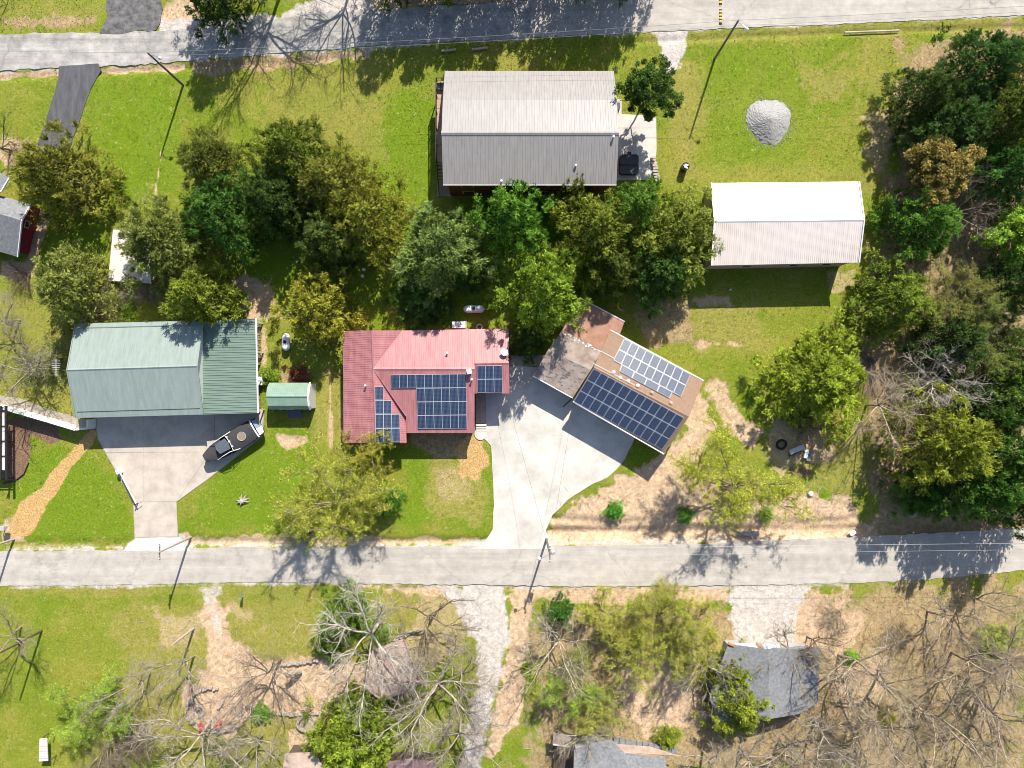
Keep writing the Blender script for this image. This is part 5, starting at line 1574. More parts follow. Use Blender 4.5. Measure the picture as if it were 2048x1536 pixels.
# white ribbed lean-to
t = thing('feeder', P(87, 1500), 'little white ribbed roof on posts standing alone on the lower lawn', 'shelter')
q = [P(79, 1478, 1.3), P(94, 1477, 1.3), P(96, 1522, 1.15), P(78, 1523, 1.15)]
roof_part(t, q, M['white_roof'], name='roof', spacing=.3, rw=.1, rh=.06, down=(1, 0, 0))
for p in q:
    mb = MB(); mb.box((p.x * .995, p.y * .998, .55), (.08, .08, 1.2)); mb.build('post', M['wood_dark'], t)
# dead stump on the lawn
mb = MB(); r = random.Random(12); c = P(485, 1002)
for k in range(16):
    a = r.random() * 6.28; l = r.uniform(.4, 1.0)
    mb.tube([c + Vector((0, 0, .2)), c + Vector((math.cos(a) * l * .5, math.sin(a) * l * .5, .3)), c + Vector((math.cos(a) * l, math.sin(a) * l, .05))], [.1, .07, .02], 5)
mb.lathe(c, [(.3, -.05), (.25, .35), (.1, .4)], 8)
stand_alone(mb, 'stump', M['wood_grey'], 'pale dead stump with spreading roots on the lawn below the boat', 'stump')


# ------------------------------------------------------------------ vegetation
def leaf_mesh(name, cen, dire, length, width, tone, rg, material=LEAF):
    """one diamond-shaped face per leaf"""
    n = len(cen)
    d = dire / np.linalg.norm(dire, axis=1, keepdims=True)
    rv = rg.standard_normal((n, 3)) * .75 + np.array([.1, .3, .7])     # faces lie mostly open to the sky
    w = np.cross(d, rv); w /= np.linalg.norm(w, axis=1, keepdims=True)
    l = length[:, None]; ww = width[:, None]
    v_ = np.stack([cen - d * l * .5, cen + w * ww * .5 - d * l * .08, cen + d * l * .5, cen - w * ww * .5 - d * l * .08], 1).reshape(-1, 3)
    me = bpy.data.meshes.new(name)
    me.vertices.add(n * 4); me.vertices.foreach_set('co', v_.astype(np.float32).ravel())
    me.loops.add(n * 4); me.loops.foreach_set('vertex_index', np.arange(n * 4, dtype=np.int32))
    me.polygons.add(n)
    me.polygons.foreach_set('loop_start', np.arange(0, n * 4, 4, dtype=np.int32)); me.polygons.foreach_set('loop_total', np.full(n, 4, dtype=np.int32))
    me.update()
    at = me.attributes.new('tone', 'FLOAT', 'POINT')
    at.data.foreach_set('value', np.repeat(tone, 4).astype(np.float32))
    me.materials.append(material)
    return me


R0_, H0_ = 4.5, 9.0


def juniper_mesh(seed, nclump=135, per=135, sharp=1.0):
    rg = np.random.default_rng(seed)
    ph = rg.random(4) * 6.28
    cs, ds, ls, ws, ts = [], [], [], [], []
    for k in range(nclump):
        t = rg.random() ** 1.25 * 0.93 + 0.06
        th = rg.random() * 6.28
        lobe = 1 + .17 * math.sin(3 * th + ph[0]) + .12 * math.sin(5 * th + ph[1]) + .10 * math.sin(8 * th + ph[2])
        rt = R0_ * max(.05, (1 - t ** 2.2)) ** .7 * lobe
        rad = rt * rg.uniform(.62, 1.02) * (1 if t < .85 else rg.random())
        c = np.array([rad * math.cos(th), rad * math.sin(th), t * H0_ * .95 + .3])
        out = np.array([math.cos(th), math.sin(th), .55 + t])
        s = rg.uniform(.42, .95) * (1 - .35 * t)
        n = int(per * rg.uniform(.7, 1.3))
        # feathery sprays: several short stems leaving the clump centre
        nst = 9
        sdv = out + rg.standard_normal((nst, 3)) * .75
        sdv /= np.linalg.norm(sdv, axis=1, keepdims=True)
        which = rg.integers(0, nst, n)
        f = rg.random(n) ** .7
        pos = c + sdv[which] * (f * s * 1.5)[:, None] + rg.standard_normal((n, 3)) * (.10 + .16 * (1 - f))[:, None] * s
        cs.append(pos)
        ds.append(sdv[which] + rg.standard_normal((n, 3)) * .55)
        ls.append(rg.uniform(.18, .46, n)); ws.append(rg.uniform(.05, .11, n))
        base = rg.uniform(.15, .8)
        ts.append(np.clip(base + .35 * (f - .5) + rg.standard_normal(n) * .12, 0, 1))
    # inner needles so that the crown is not hollow
    n = 2600
    th = rg.random(n) * 6.28; t = rg.random(n) * .85 + .05
    rt = R0_ * (1 - t ** 2.2) ** .7 * np.sqrt(rg.random(n)) * .78
    cs.append(np.stack([rt * np.cos(th), rt * np.sin(th), t * H0_ * .9 + .2], 1))
    ds.append(np.stack([np.cos(th), np.sin(th), np.full(n, .4)], 1) + rg.standard_normal((n, 3)) * .6)
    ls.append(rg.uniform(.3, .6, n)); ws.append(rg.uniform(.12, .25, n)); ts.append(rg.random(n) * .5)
    return leaf_mesh('juniper_crown', np.concatenate(cs), np.concatenate(ds), np.concatenate(ls), np.concatenate(ws), np.concatenate(ts), rg)


def broad_mesh(seed, nclump=150, per=120, flat=.62):
    rg = np.random.default_rng(seed)
    ph = rg.random(4) * 6.28
    cs, ds, ls, ws, ts = [], [], [], [], []
    for k in range(nclump):
        u = rg.uniform(-.55, 1); th = rg.random() * 6.28
        lobe = 1 + .18 * math.sin(3 * th + ph[0]) + .14 * math.sin(5 * th + ph[1]) + .08 * math.sin(9 * th + ph[2])
        r_ = R0_ * math.sqrt(max(0, 1 - u * u)) * lobe * rg.uniform(.3, 1.0)
        c = np.array([r_ * math.cos(th), r_ * math.sin(th), H0_ * .68 + u * H0_ * .27])
        n = int(per * rg.uniform(.6, 1.4)); s = rg.uniform(.4, .85)
        off = rg.standard_normal((n, 3)); off /= np.linalg.norm(off, axis=1, keepdims=True)
        off *= (rg.random(n) ** .5 * s)[:, None]; off[:, 2] *= .7
        cs.append(c + off); ds.append(rg.standard_normal((n, 3)) * [1, 1, .45])
        ls.append(rg.uniform(.18, .38, n)); ws.append(rg.uniform(.12, .24, n))
        ts.append(np.clip(rg.uniform(.15, .8) + rg.standard_normal(n) * .18, 0, 1))
    return leaf_mesh('broadleaf_crown', np.concatenate(cs), np.concatenate(ds), np.concatenate(ls), np.concatenate(ws), np.concatenate(ts), rg)


def tubes_mesh(name, branches):
    """branches: list of (points, radii, sides)"""
    V, Fq = [], []
    base = 0
    for pts, rad, n in branches:
        pts = np.asarray(pts); K = len(pts)
        d = np.gradient(pts, axis=0); d /= np.linalg.norm(d, axis=1, keepdims=True) + 1e-9
        ref = np.where(np.abs(d[:, 2:3]) < .9, [[0., 0., 1.]], [[1., 0., 0.]])
        s = np.cross(d, ref); s /= np.linalg.norm(s, axis=1, keepdims=True); u = np.cross(s, d)
        a = 2 * np.pi * np.arange(n) / n
        ring = pts[:, None, :] + (s[:, None, :] * np.cos(a)[None, :, None] + u[:, None, :] * np.sin(a)[None, :, None]) * np.asarray(rad)[:, None, None]
        V.append(ring.reshape(-1, 3))
        k, j = np.meshgrid(np.arange(K - 1), np.arange(n), indexing='ij')
        j2 = (j + 1) % n
        Fq.append((base + np.stack([k * n + j, k * n + j2, (k + 1) * n + j2, (k + 1) * n + j], -1)).reshape(-1, 4))
        base += K * n
    V = np.concatenate(V).astype(np.float32); Fq = np.concatenate(Fq).astype(np.int32)
    me = bpy.data.meshes.new(name)
    me.vertices.add(len(V)); me.vertices.foreach_set('co', V.ravel())
    me.loops.add(Fq.size); me.loops.foreach_set('vertex_index', Fq.ravel())
    me.polygons.add(len(Fq)); me.polygons.foreach_set('loop_start', np.arange(0, Fq.size, 4, dtype=np.int32)); me.polygons.foreach_set('loop_total', np.full(len(Fq), 4, dtype=np.int32))
    me.polygons.foreach_set('use_smooth', np.ones(len(Fq), bool))
    me.update(); me.materials.append(BARK)
    return me


def branching(seed, spread=1.0, n1=6, n2=6, n3=5, n4=5, trunk=.34, multi=1, thick=1.0):
    """skeleton of a leafless tree, height H0_, radius about R0_"""
    rg = np.random.default_rng(seed)
    big, twig, tips = [], [], []

    def limb(p, d, L, r0, r1, K, sides, bend, up, store):
        pts = [np.array(p)]; d = np.array(d) / np.linalg.norm(d)
        for k in range(K):
            d = d + rg.standard_normal(3) * bend + np.array([0, 0, up]); d /= np.linalg.norm(d)
            pts.append(pts[-1] + d * L / K)
        store.append((np.array(pts), np.linspace(r0, r1, K + 1), sides))
        return np.array(pts), d

    for m_ in range(multi):
        lean = rg.standard_normal(3) * (.12 if multi == 1 else .4); lean[2] = 1
        tp, td = limb((rg.normal(0, .15 * (multi > 1)), rg.normal(0, .15 * (multi > 1)), -.2), lean, H0_ * trunk * (1 if multi == 1 else rg.uniform(.8, 1.3)), .24 * thick / math.sqrt(multi), .17 * thick / math.sqrt(multi), 4, 7, .07, .05, big)
        l1 = []
        for k in range(n1 if multi == 1 else max(3, n1 // 2)):
            a = 2 * math.pi * (k + rg.random() * .8) / n1
            up = rg.uniform(.5, 1.5)
            d = np.array([math.cos(a) * spread, math.sin(a) * spread, up])
            q = tp[-1] if k > 1 else tp[-2]
            l1.append(limb(q, d, H0_ * rg.uniform(.38, .58), .12 * thick, .05, 6, 5, .13, .05, big))
        for pts, d in l1:
            for k in range(n2):
                i = rg.integers(2, 7); dd = (pts[i] - pts[i - 1]) / np.linalg.norm(pts[i] - pts[i - 1])
                nd = dd + rg.standard_normal(3) * .62
                p2, d2 = limb(pts[i], nd, H0_ * rg.uniform(.16, .32), .055 * thick, .018, 5, 4, .16, .05, twig)
                for k3 in range(n3):
                    i3 = rg.integers(1, 6); dd = (p2[i3] - p2[i3 - 1]); dd /= np.linalg.norm(dd)
                    p3, d3 = limb(p2[i3], dd + rg.standard_normal(3) * .6, H0_ * rg.uniform(.07, .15), .017, .010, 3, 3, .2, .03, twig)
                    tips.append(p3[1:])
                    for k4 in range(n4):
                        i4 = rg.integers(1, 4); dd = p3[i4] - p3[i4 - 1]; dd /= np.linalg.norm(dd)
                        p4, _ = limb(p3[i4], dd + rg.standard_normal(3) * .7, H0_ * rg.uniform(.04, .09), .010, .006, 2, 3, .2, .02, twig)
                        tips.append(p4)
    return tubes_mesh('trunk', big), tubes_mesh('branches', twig), np.concatenate(tips)


JUN = [juniper_mesh(100 + k) for k in range(7)]
BRD = [broad_mesh(200 + k) for k in range(4)]
BARE = [branching(300 + k, 1.0 + .15 * (k % 3), n1=5 + k % 3, n2=7, n3=5, n4=4, thick=.62) for k in range(6)] + [branching(320 + k, 1.1, n1=7, n2=9, n3=6, n4=4, thick=.66) for k in range(2)]
THICKET = [branching(350 + k, 1.1, n1=6, n2=5, n3=5, n4=6, trunk=.1, multi=4, thick=.6) for k in range(3)]


def spring_mesh(seed, tips, n, lmin=.10, lmax=.22):
    rg = np.random.default_rng(seed)
    c = tips[rg.integers(0, len(tips), n)] + rg.standard_normal((n, 3)) * .1
    return leaf_mesh('spring_foliage', c, rg.standard_normal((n, 3)), rg.uniform(lmin, lmax, n), rg.uniform(lmin * .5, lmax * .6, n), rg.random(n), rg)


SPR = [spring_mesh(400 + k, BARE[k][2], 27000, .06, .15) for k in range(6)]
THK = [spring_mesh(450 + k, THICKET[k][2], 9000) for k in range(3)]
TRUNK = []
for k in range(3):
    rg_ = np.random.default_rng(500 + k)
    br = [(np.array([[0, 0, -.2], [.05, .02, H0_ * .35], [rg_.normal(0, .15), rg_.normal(0, .15), H0_ * .85]]), [.22, .15, .04], 7)]
    for j in range(14):
        z = rg_.uniform(.12, .75) * H0_; a = rg_.random() * 6.28; L = R0_ * (1 - (z / H0_) ** 1.5) * .75
        br.append((np.array([[0, 0, z], [L * .5 * math.cos(a), L * .5 * math.sin(a), z + .3], [L * math.cos(a), L * math.sin(a), z + .5]]), [.06, .04, .015], 4))
    TRUNK.append(tubes_mesh('trunk', br))

cnt = [0]


def put(parent, name, mesh, color):
    o = bpy.data.objects.new(name, mesh)
    o.color = (*((color[0] * 1.74 + .003, color[1] * 2.08, color[2] * 1.25 + .004) if name in ('crown', 'foliage') else (color[0] * .78, color[1] * .74, color[2] * .68)), 1)
    COL.objects.link(o)
    o.parent = parent
    return o


def tree(kind, px, py, rpx, h, color, label, group=None, base=False, var=None, bark=(.16, .13, .11), zc=None, cat='tree', rot=None):
    """px,py: crown centre in the photo (or the trunk foot when base=True); rpx: crown radius in px"""
    k = cnt[0]; cnt[0] += 1
    rr = random.Random(k * 7 + 1)
    var = k % 60 if var is None else var
    zc = (h * (.42 if kind == 'juniper' else .6)) if zc is None else zc
    p = P(px, py) if base else P(px, py, zc)
    R = rpx * (H - zc) / F * (1.03 if kind in ('juniper', 'broad') else 1.0)
    nm = {'juniper': 'juniper_tree', 'broad': 'broadleaf_tree', 'bare': 'bare_tree', 'spring': 'leafing_tree', 'thicket': 'brush_thicket', 'shrub': 'shrub', 'green_thicket': 'leafing_shrub'}[kind]
    t = thing(nm, (p.x, p.y, 0), label, cat, group)
    t.rotation_euler = (0, 0, rr.random() * 6.28 if rot is None else rot)
    t.scale = (R / R0_ * rr.uniform(.95, 1.05), R / R0_ * rr.uniform(.95, 1.05), h / H0_)
    if kind in ('juniper', 'shrub'):
        put(t, 'trunk', TRUNK[var % 3], bark); put(t, 'crown', JUN[var % len(JUN)], color)
    elif kind == 'broad':
        put(t, 'trunk', BARE[var % 6][0], bark); put(t, 'crown', BRD[var % len(BRD)], color)
    elif kind in ('bare', 'spring'):
        b_ = BARE[var % 6 if var < 60 else var - 60 + 6]
        put(t, 'trunk', b_[0], bark); put(t, 'branches', b_[1], bark)
        if kind == 'spring': put(t, 'foliage', SPR[var % 6], color)
    else:
        b_ = THICKET[var % 3]
        put(t, 'trunk', b_[0], bark); put(t, 'branches', b_[1], bark)
        if kind == 'green_thicket': put(t, 'foliage', THK[var % 3], color)
    return t


OL = (.105, .105, .022); OLG = (.085, .10, .032); YEL = (.15, .135, .02); GRN = (.055, .105, .018); BRT = (.085, .14, .016); DRK = (.032, .062, .016); GLD = (.18, .14, .022); LIME = (.13, .175, .022)
GR = 'junipers in the belt behind the houses'
J = [
    (128, 355, 84, 9, (.115, .10, .02), 'olive juniper overhanging the end of the blacktop driveway'),
    (152, 575, 76, 8, (.135, .13, .04), 'pale feathery olive juniper between crimson wall and green house'),
    (325, 492, 84, 9, (.11, .11, .034), 'grey olive juniper covering half of the white shed'),
    (410, 590, 72, 8, (.115, .12, .016), 'bright olive juniper touching the back of the green roof'),
    (428, 335, 66, 8.5, (.085, .085, .02), 'dark olive juniper at the lawn end of the belt, above the green cluster'),
    (455, 430, 78, 9.5, (.045, .085, .018), 'deep green juniper between white shed and the upper lawn'),
    (585, 312, 76, 9.5, (.085, .095, .016), 'green juniper jutting highest into the upper lawn'),
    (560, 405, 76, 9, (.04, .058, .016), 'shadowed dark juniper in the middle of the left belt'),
    (668, 370, 74, 9, (.125, .11, .024), 'brownish olive juniper edging the sunny upper lawn'),
    (742, 440, 84, 9, (.14, .125, .02), 'yellow olive juniper left of the grey house deck'),
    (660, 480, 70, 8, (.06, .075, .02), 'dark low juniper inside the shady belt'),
    (885, 500, 88, 10, (.105, .125, .045), 'silvery green juniper directly below the grey house corner'),
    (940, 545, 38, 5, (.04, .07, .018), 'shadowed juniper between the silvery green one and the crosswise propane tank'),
    (1022, 440, 80, 9.5, (.07, .125, .016), 'fresh green juniper against the brick wall of the grey house'),
    (1090, 580, 86, 11, (.125, .155, .016), 'bright yellow green juniper touching the brown flat roof'),
    (1148, 385, 42, 6, (.09, .085, .02), 'little olive juniper under the grey eave'),
    (1190, 465, 82, 9, (.12, .12, .02), 'olive yellow juniper halfway between hot tub and angled garage'),
    (1268, 422, 60, 8, (.075, .115, .02), 'mid green juniper below the hot tub'),
    (1352, 472, 86, 9, (.12, .12, .024), 'olive juniper brushing the end of the long metal building'),
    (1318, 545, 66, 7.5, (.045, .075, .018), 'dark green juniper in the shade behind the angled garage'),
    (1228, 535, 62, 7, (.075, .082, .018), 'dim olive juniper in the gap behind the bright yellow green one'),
    (635, 612, 72, 7.5, (.185, .155, .022), 'golden spiky juniper above the propane tank beside the carport'),
]
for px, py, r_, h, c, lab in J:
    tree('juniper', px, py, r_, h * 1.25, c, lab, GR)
WG = 'trees of the wooded edge'
Wd = [
    ('juniper', 1960, 140, 78, 10, (.03, .06, .016), 'dark green juniper at the top of the wood, nearest the upper road'),
    ('juniper', 1845, 200, 66, 9, (.038, .055, .016), 'dark juniper with brown tips facing the stone pile lawn'),
    ('juniper', 2010, 235, 84, 10, (.075, .085, .016), 'olive juniper high in the wood at the picture edge'),
    ('juniper', 1895, 262, 76, 9.5, (.034, .058, .018), 'dark green juniper above the orange leaved tree'),
    ('broad', 1872, 338, 70, 9, (.16, .105, .04), 'orange tan leaved tree standing out of the dark wood'),
    ('juniper', 2012, 350, 70, 10, (.04, .085, .02), 'deep green juniper beside the orange leaved tree'),
    ('juniper', 1838, 450, 76, 9, (.06, .11, .016), 'fresh green juniper beside the white roof end'),
    ('bare', 1935, 425, 70, 9, (0, 0, 0), 'grey leafless tree between the two green junipers of the wood'),
    ('broad', 2030, 475, 62, 8, LIME, 'bright lime green tree at the picture edge of the wood'),
    ('juniper', 1782, 602, 80, 8.5, (.10, .115, .016), 'rounded olive green juniper below the white roof end'),
    ('spring', 1925, 590, 72, 9, (.16, .14, .05), 'fuzzy tan budding tree in the middle of the wood'),
    ('juniper', 2020, 570, 62, 9, (.035, .06, .016), 'dark juniper below the lime green tree'),
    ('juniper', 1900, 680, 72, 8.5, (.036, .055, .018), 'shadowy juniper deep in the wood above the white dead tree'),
    ('spring', 1985, 655, 70, 9, (.13, .14, .035), 'budding olive tree with a tan heart in the wood'),
    ('juniper', 2035, 720, 62, 9, (.05, .075, .018), 'dark green juniper at the picture edge in mid wood'),
    ('juniper', 2020, 800, 70, 9.5, (.07, .10, .02), 'green juniper at the picture edge, above the lower yellow tree'),
    ('juniper', 1635, 758, 102, 9, (.135, .145, .014), 'large bright yellow green juniper standing apart from the wood'),
    ('juniper', 1880, 885, 92, 14.5, (.135, .13, .018), 'olive yellow juniper over the lower corner of the wood'),
    ('juniper', 2010, 905, 72, 14.5, (.045, .085, .016), 'dark green juniper above the shaded road at the picture edge'),
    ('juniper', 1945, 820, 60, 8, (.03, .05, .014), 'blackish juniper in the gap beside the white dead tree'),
    ('juniper', 1945, 975, 66, 13, (.045, .085, .014), 'green juniper near the shaded road verge'),
    ('juniper', 2055, 990, 70, 14, (.04, .07, .016), 'dark juniper cut by the picture edge near the road'),
    ('juniper', 2090, 160, 70, 10, (.04, .06, .016), 'dark juniper cut by the picture edge at the top of the wood'),
    ('juniper', 2090, 430, 70, 10, (.05, .08, .016), 'green juniper cut by the picture edge beside the lime tree'),
    ('juniper', 1840, 985, 52, 5, (.04, .08, .014), 'low shaded green juniper at the wood corner above the road'),
]
for kd, px, py, r_, h, c, lab in Wd:
    tree(kd, px, py, r_, h, c, lab, WG, bark=(.30, .26, .23) if kd == 'bare' else (.16, .13, .11))
tree('bare', 1733, 811, 75, 9.5, (0, 0, 0), 'tan leafless tree whose trunk leaves a long forked shadow on the dry grass', base=True, bark=(.56, .48, .38), var=61)
tree('bare', 1840, 762, 72, 9, (0, 0, 0), 'whitish dead tree against the dark wood', base=True, bark=(.66, .63, .60), var=60)
tree('thicket', 1765, 722, 66, 4, (0, 0, 0), 'mauve grey leafless thicket above the tan leafless tree', bark=(.22, .18, .19), cat='bush')
tree('thicket', 1600, 850, 60, 3, (0, 0, 0), 'brown leafless thicket under the large yellow green juniper', bark=(.2, .15, .14), cat='bush')
# middle and single trees
tree('broad', 1298, 180, 60, 9.5, (.045, .07, .016), 'dark round leafy tree overhanging the patio', var=1, bark=(.3, .27, .24), zc=6)
tree('spring', 690, 985, 110, 10.5, (.20, .18, .022), 'big half leafed yellowish tree in front of the red roofed house', base=True, var=2, bark=(.34, .29, .22))
tree('spring', 735, 900, 62, 7.5, (.21, .17, .02), 'denser golden half of the leafing trees against the red roof corner', var=0, bark=(.3, .26, .2))
tree('spring', 730, 990, 60, 6.5, (.16, .17, .02), 'olive leafing tree beside the round green bush', var=3, bark=(.3, .26, .2))
tree('shrub', 775, 1002, 30, 3.5, (.055, .12, .018), 'round fresh green bush at the roadside lawn', cat='bush')
tree('green_thicket', 600, 1040, 52, 4, (.11, .15, .02), 'thin greenish thicket by the verge below the leafing trees', cat='bush', bark=(.2, .17, .13))
tree('spring', 1448, 958, 112, 10.5, (.215, .195, .02), 'wide yellow leafing tree on the bare bank below the angled garage', base=True, var=4, bark=(.3, .25, .18))
tree('green_thicket', 1465, 965, 62, 4.5, (.21, .20, .03), 'yellowish low growth under the wide yellow leafing tree', cat='bush', bark=(.3, .25, .18))
# top edge
tree('juniper', 458, 22, 68, 11, (.03, .05, .016), 'dark evergreen at the top edge beyond the upper road', base=True)
tree('bare', 520, 8, 50, 9, (0, 0, 0), 'grey twiggy tree beside the dark evergreen at the top edge', base=True, bark=(.34, .32, .30))
tree('bare', 562, -14, 120, 14.5, (0, 0, 0), 'leafless tree beyond the top edge casting forked shadows on the road', base=True, bark=(.3, .27, .24), var=61)
tree('bare', 700, -40, 100, 13.5, (0, 0, 0), 'second leafless tree beyond the top edge with thin streaky shadow', base=True, bark=(.3, .27, .24), var=2)
for k, (px, py, r_, h) in enumerate(((800, -36, 68, 12.5), (885, -58, 76, 13), (965, -55, 70, 13), (1035, -62, 62, 12), (1135, -50, 66, 13.5), (1215, -58, 70, 14), (1265, -70, 56, 14))):
    tree('juniper', px, py, r_, h, DRK, 'evergreen beyond the top edge that shades the upper road', 'evergreens beyond the upper road', base=True)
tree('bare', 1960, -180, 90, 12, (0, 0, 0), 'leafless tree beyond the top edge shading the far end of the road', base=True, bark=(.3, .27, .24), var=0)
tree('bare', 30, -150, 90, 12, (0, 0, 0), 'leafless tree beyond the top corner shading the small lawn', base=True, bark=(.3, .27, .24), var=4)
tree('bare', 20, 300, 60, 7, (0, 0, 0), 'dark leafless tree at the picture edge beside the blacktop driveway', base=True, bark=(.1, .08, .07), var=1)
# left side
tree('bare', 92, 735, 95, 9.5, (0, 0, 0), 'twiggy leafless tree between antenna and the walled path', base=True, bark=(.36, .32, .27), var=0)
tree('bare', 40, 640, 75, 8, (0, 0, 0), 'grey leafless tree at the picture edge above the walled path', base=True, bark=(.36, .33, .29), var=2)
tree('thicket', 285, 600, 52, 4, (0, 0, 0), 'grey leafless thicket below the white shed', cat='bush', bark=(.32, .29, .27))
tree('thicket', 40, 545, 40, 3, (0, 0, 0), 'dark leafless bush below the crimson wall', cat='bush', bark=(.16, .12, .11))
tree('green_thicket', 60, 700, 70, 4.5, (.15, .15, .045), 'olive thicket under the twiggy leafless tree', cat='bush', bark=(.3, .27, .22))
tree('shrub', 250, 622, 22, 1.2, (.13, .17, .02), 'low bright green bush behind the green house', cat='bush')
tree('shrub', 595, 752, 22, 1.4, (.16, .045, .04), 'reddish brown bush behind the barn shed', cat='bush')
tree('shrub', 536, 752, 20, 1.4, (.14, .17, .02), 'yellow green bush between carport and barn shed', cat='bush')
for k, (px, py, r_, h, c, lab) in enumerate(((868, 606, 40, 2.4, (.045, .08, .02), 'dark low shrub behind the crosswise propane tank'), (830, 600, 50, 2.0, (.05, .085, .02), 'dark low shrub in the shade behind the red roof, towards the silvery juniper'), (1020, 690, 26, 1.6, (.09, .09, .02), 'weedy low shrub beside the red roof end'), (1060, 680, 36, 2.2, (.06, .08, .02), 'weedy shrub above the short walkway'), (1230, 1022, 19, 1.3, (.05, .14, .015), 'fresh green shrub on the bare bank near the white driveway'), (1372, 1030, 18, .9, (.07, .13, .02), 'small green shrub in the middle of the bare bank'), (1533, 1028, 15, .6, (.09, .15, .02), 'tiny green shrub at the far end of the bare bank'), (1120, 1226, 30, 3.5, (.035, .085, .016), 'small dark evergreen at the corner of gravel drive and road'), (690, 1230, 56, 3, (.075, .105, .018), 'green shrub mass under the white limbed bare tree'), (660, 1290, 36, 2.5, (.06, .09, .018), 'lower green shrub under the white limbed bare tree'), (520, 1430, 20, 1.4, (.09, .15, .018), 'small fern green shrub at the stone edging'))):
    tree('shrub', px, py, r_, h, c, lab, cat='bush')
# bottom left
tree('bare', 42, 1253, 70, 9, (0, 0, 0), 'pale trunked leafless tree leaning out over the lower left lawn', base=True, bark=(.40, .34, .29), var=1)
tree('spring', 175, 1412, 72, 5.5, (.165, .205, .028), 'vivid lime leafing tree on the lower lawn', var=1, bark=(.25, .2, .15))
tree('green_thicket', 165, 1420, 62, 4, (.16, .195, .03), 'lime leafed bush filling the underside of the vivid leafing tree', cat='bush', bark=(.25, .2, .15))
tree('bare', 388, 1312, 78, 9.5, (0, 0, 0), 'grey leafless tree below the bare pole', base=True, bark=(.42, .38, .34), var=3)
tree('bare', 300, 1345, 66, 8, (0, 0, 0), 'leafless tree with split trunk beside the vivid lime tree', base=True, bark=(.42, .38, .34), var=4)
tree('thicket', 200, 1500, 90, 5, (0, 0, 0), 'brown leafless thicket at the lower edge below the lime tree', cat='bush', bark=(.3, .25, .2))
tree('thicket', 270, 1470, 55, 4, (0, 0, 0), 'dark leafless thicket between lime tree and twisted white tree', cat='bush', bark=(.2, .17, .14))
tree('bare', 420, 1440, 110, 9, (0, 0, 0), 'twisted white limbed tree at the lower edge below the fire pit', base=True, bark=(.5, .46, .40), var=60)
tree('bare', 562, 1318, 88, 9.5, (0, 0, 0), 'leafless tree casting a broad trunk shadow beside the stone edging', base=True, bark=(.32, .27, .22), var=5)
tree('bare', 525, 1470, 70, 7, (0, 0, 0), 'pale tangled leafless tree beside the low brown roofed shed', base=True, bark=(.44, .4, .35), var=2)
mb = MB(); mb.tube([P(600, 1343, .3), P(586, 1346, 1.6), P(573, 1351, 2.2)], [.34, .32, .28], 9)
stand_alone(mb, 'cut_trunk', M['wood_grey'], 'thick pale cut trunk leaning beside the straight stone edging', 'trunk')
tree('bare', 760, 1243, 118, 11, (0, 0, 0), 'big white limbed bare tree beside the pinkish shelter', base=True, bark=(.62, .59, .55), var=60)
tree('green_thicket', 757, 1265, 26, 4, (.14, .22, .02), 'green vine clump on the foot of the white limbed bare tree', cat='bush', bark=(.2, .17, .14))
tree('bare', 872, 1226, 108, 9.5, (0, 0, 0), 'dark forked bare tree at the mouth of the gravel drive', base=True, bark=(.30, .25, .19), var=0)
tree('bare', 886, 1350, 122, 11, (0, 0, 0), 'large bare tree fanning over the mauve roofed shed', base=True, bark=(.46, .42, .37), var=60)
tree('bare', 922, 1437, 80, 10, (0, 0, 0), 'pale trunked bare tree leaning to the lower edge beside the gravel drive', base=True, bark=(.48, .43, .38), var=60)
tree('bare', 925, 1340, 70, 8, (0, 0, 0), 'slender bare tree between large bare tree and gravel drive', base=True, bark=(.36, .31, .26), var=5)
tree('juniper', 705, 1475, 86, 7.5, (.13, .145, .016), 'yellow green juniper at the lower edge beside the low brown roofed shed')
tree('juniper', 730, 1425, 52, 6, (.085, .10, .016), 'olive juniper against the lower corner of the pinkish shelter')
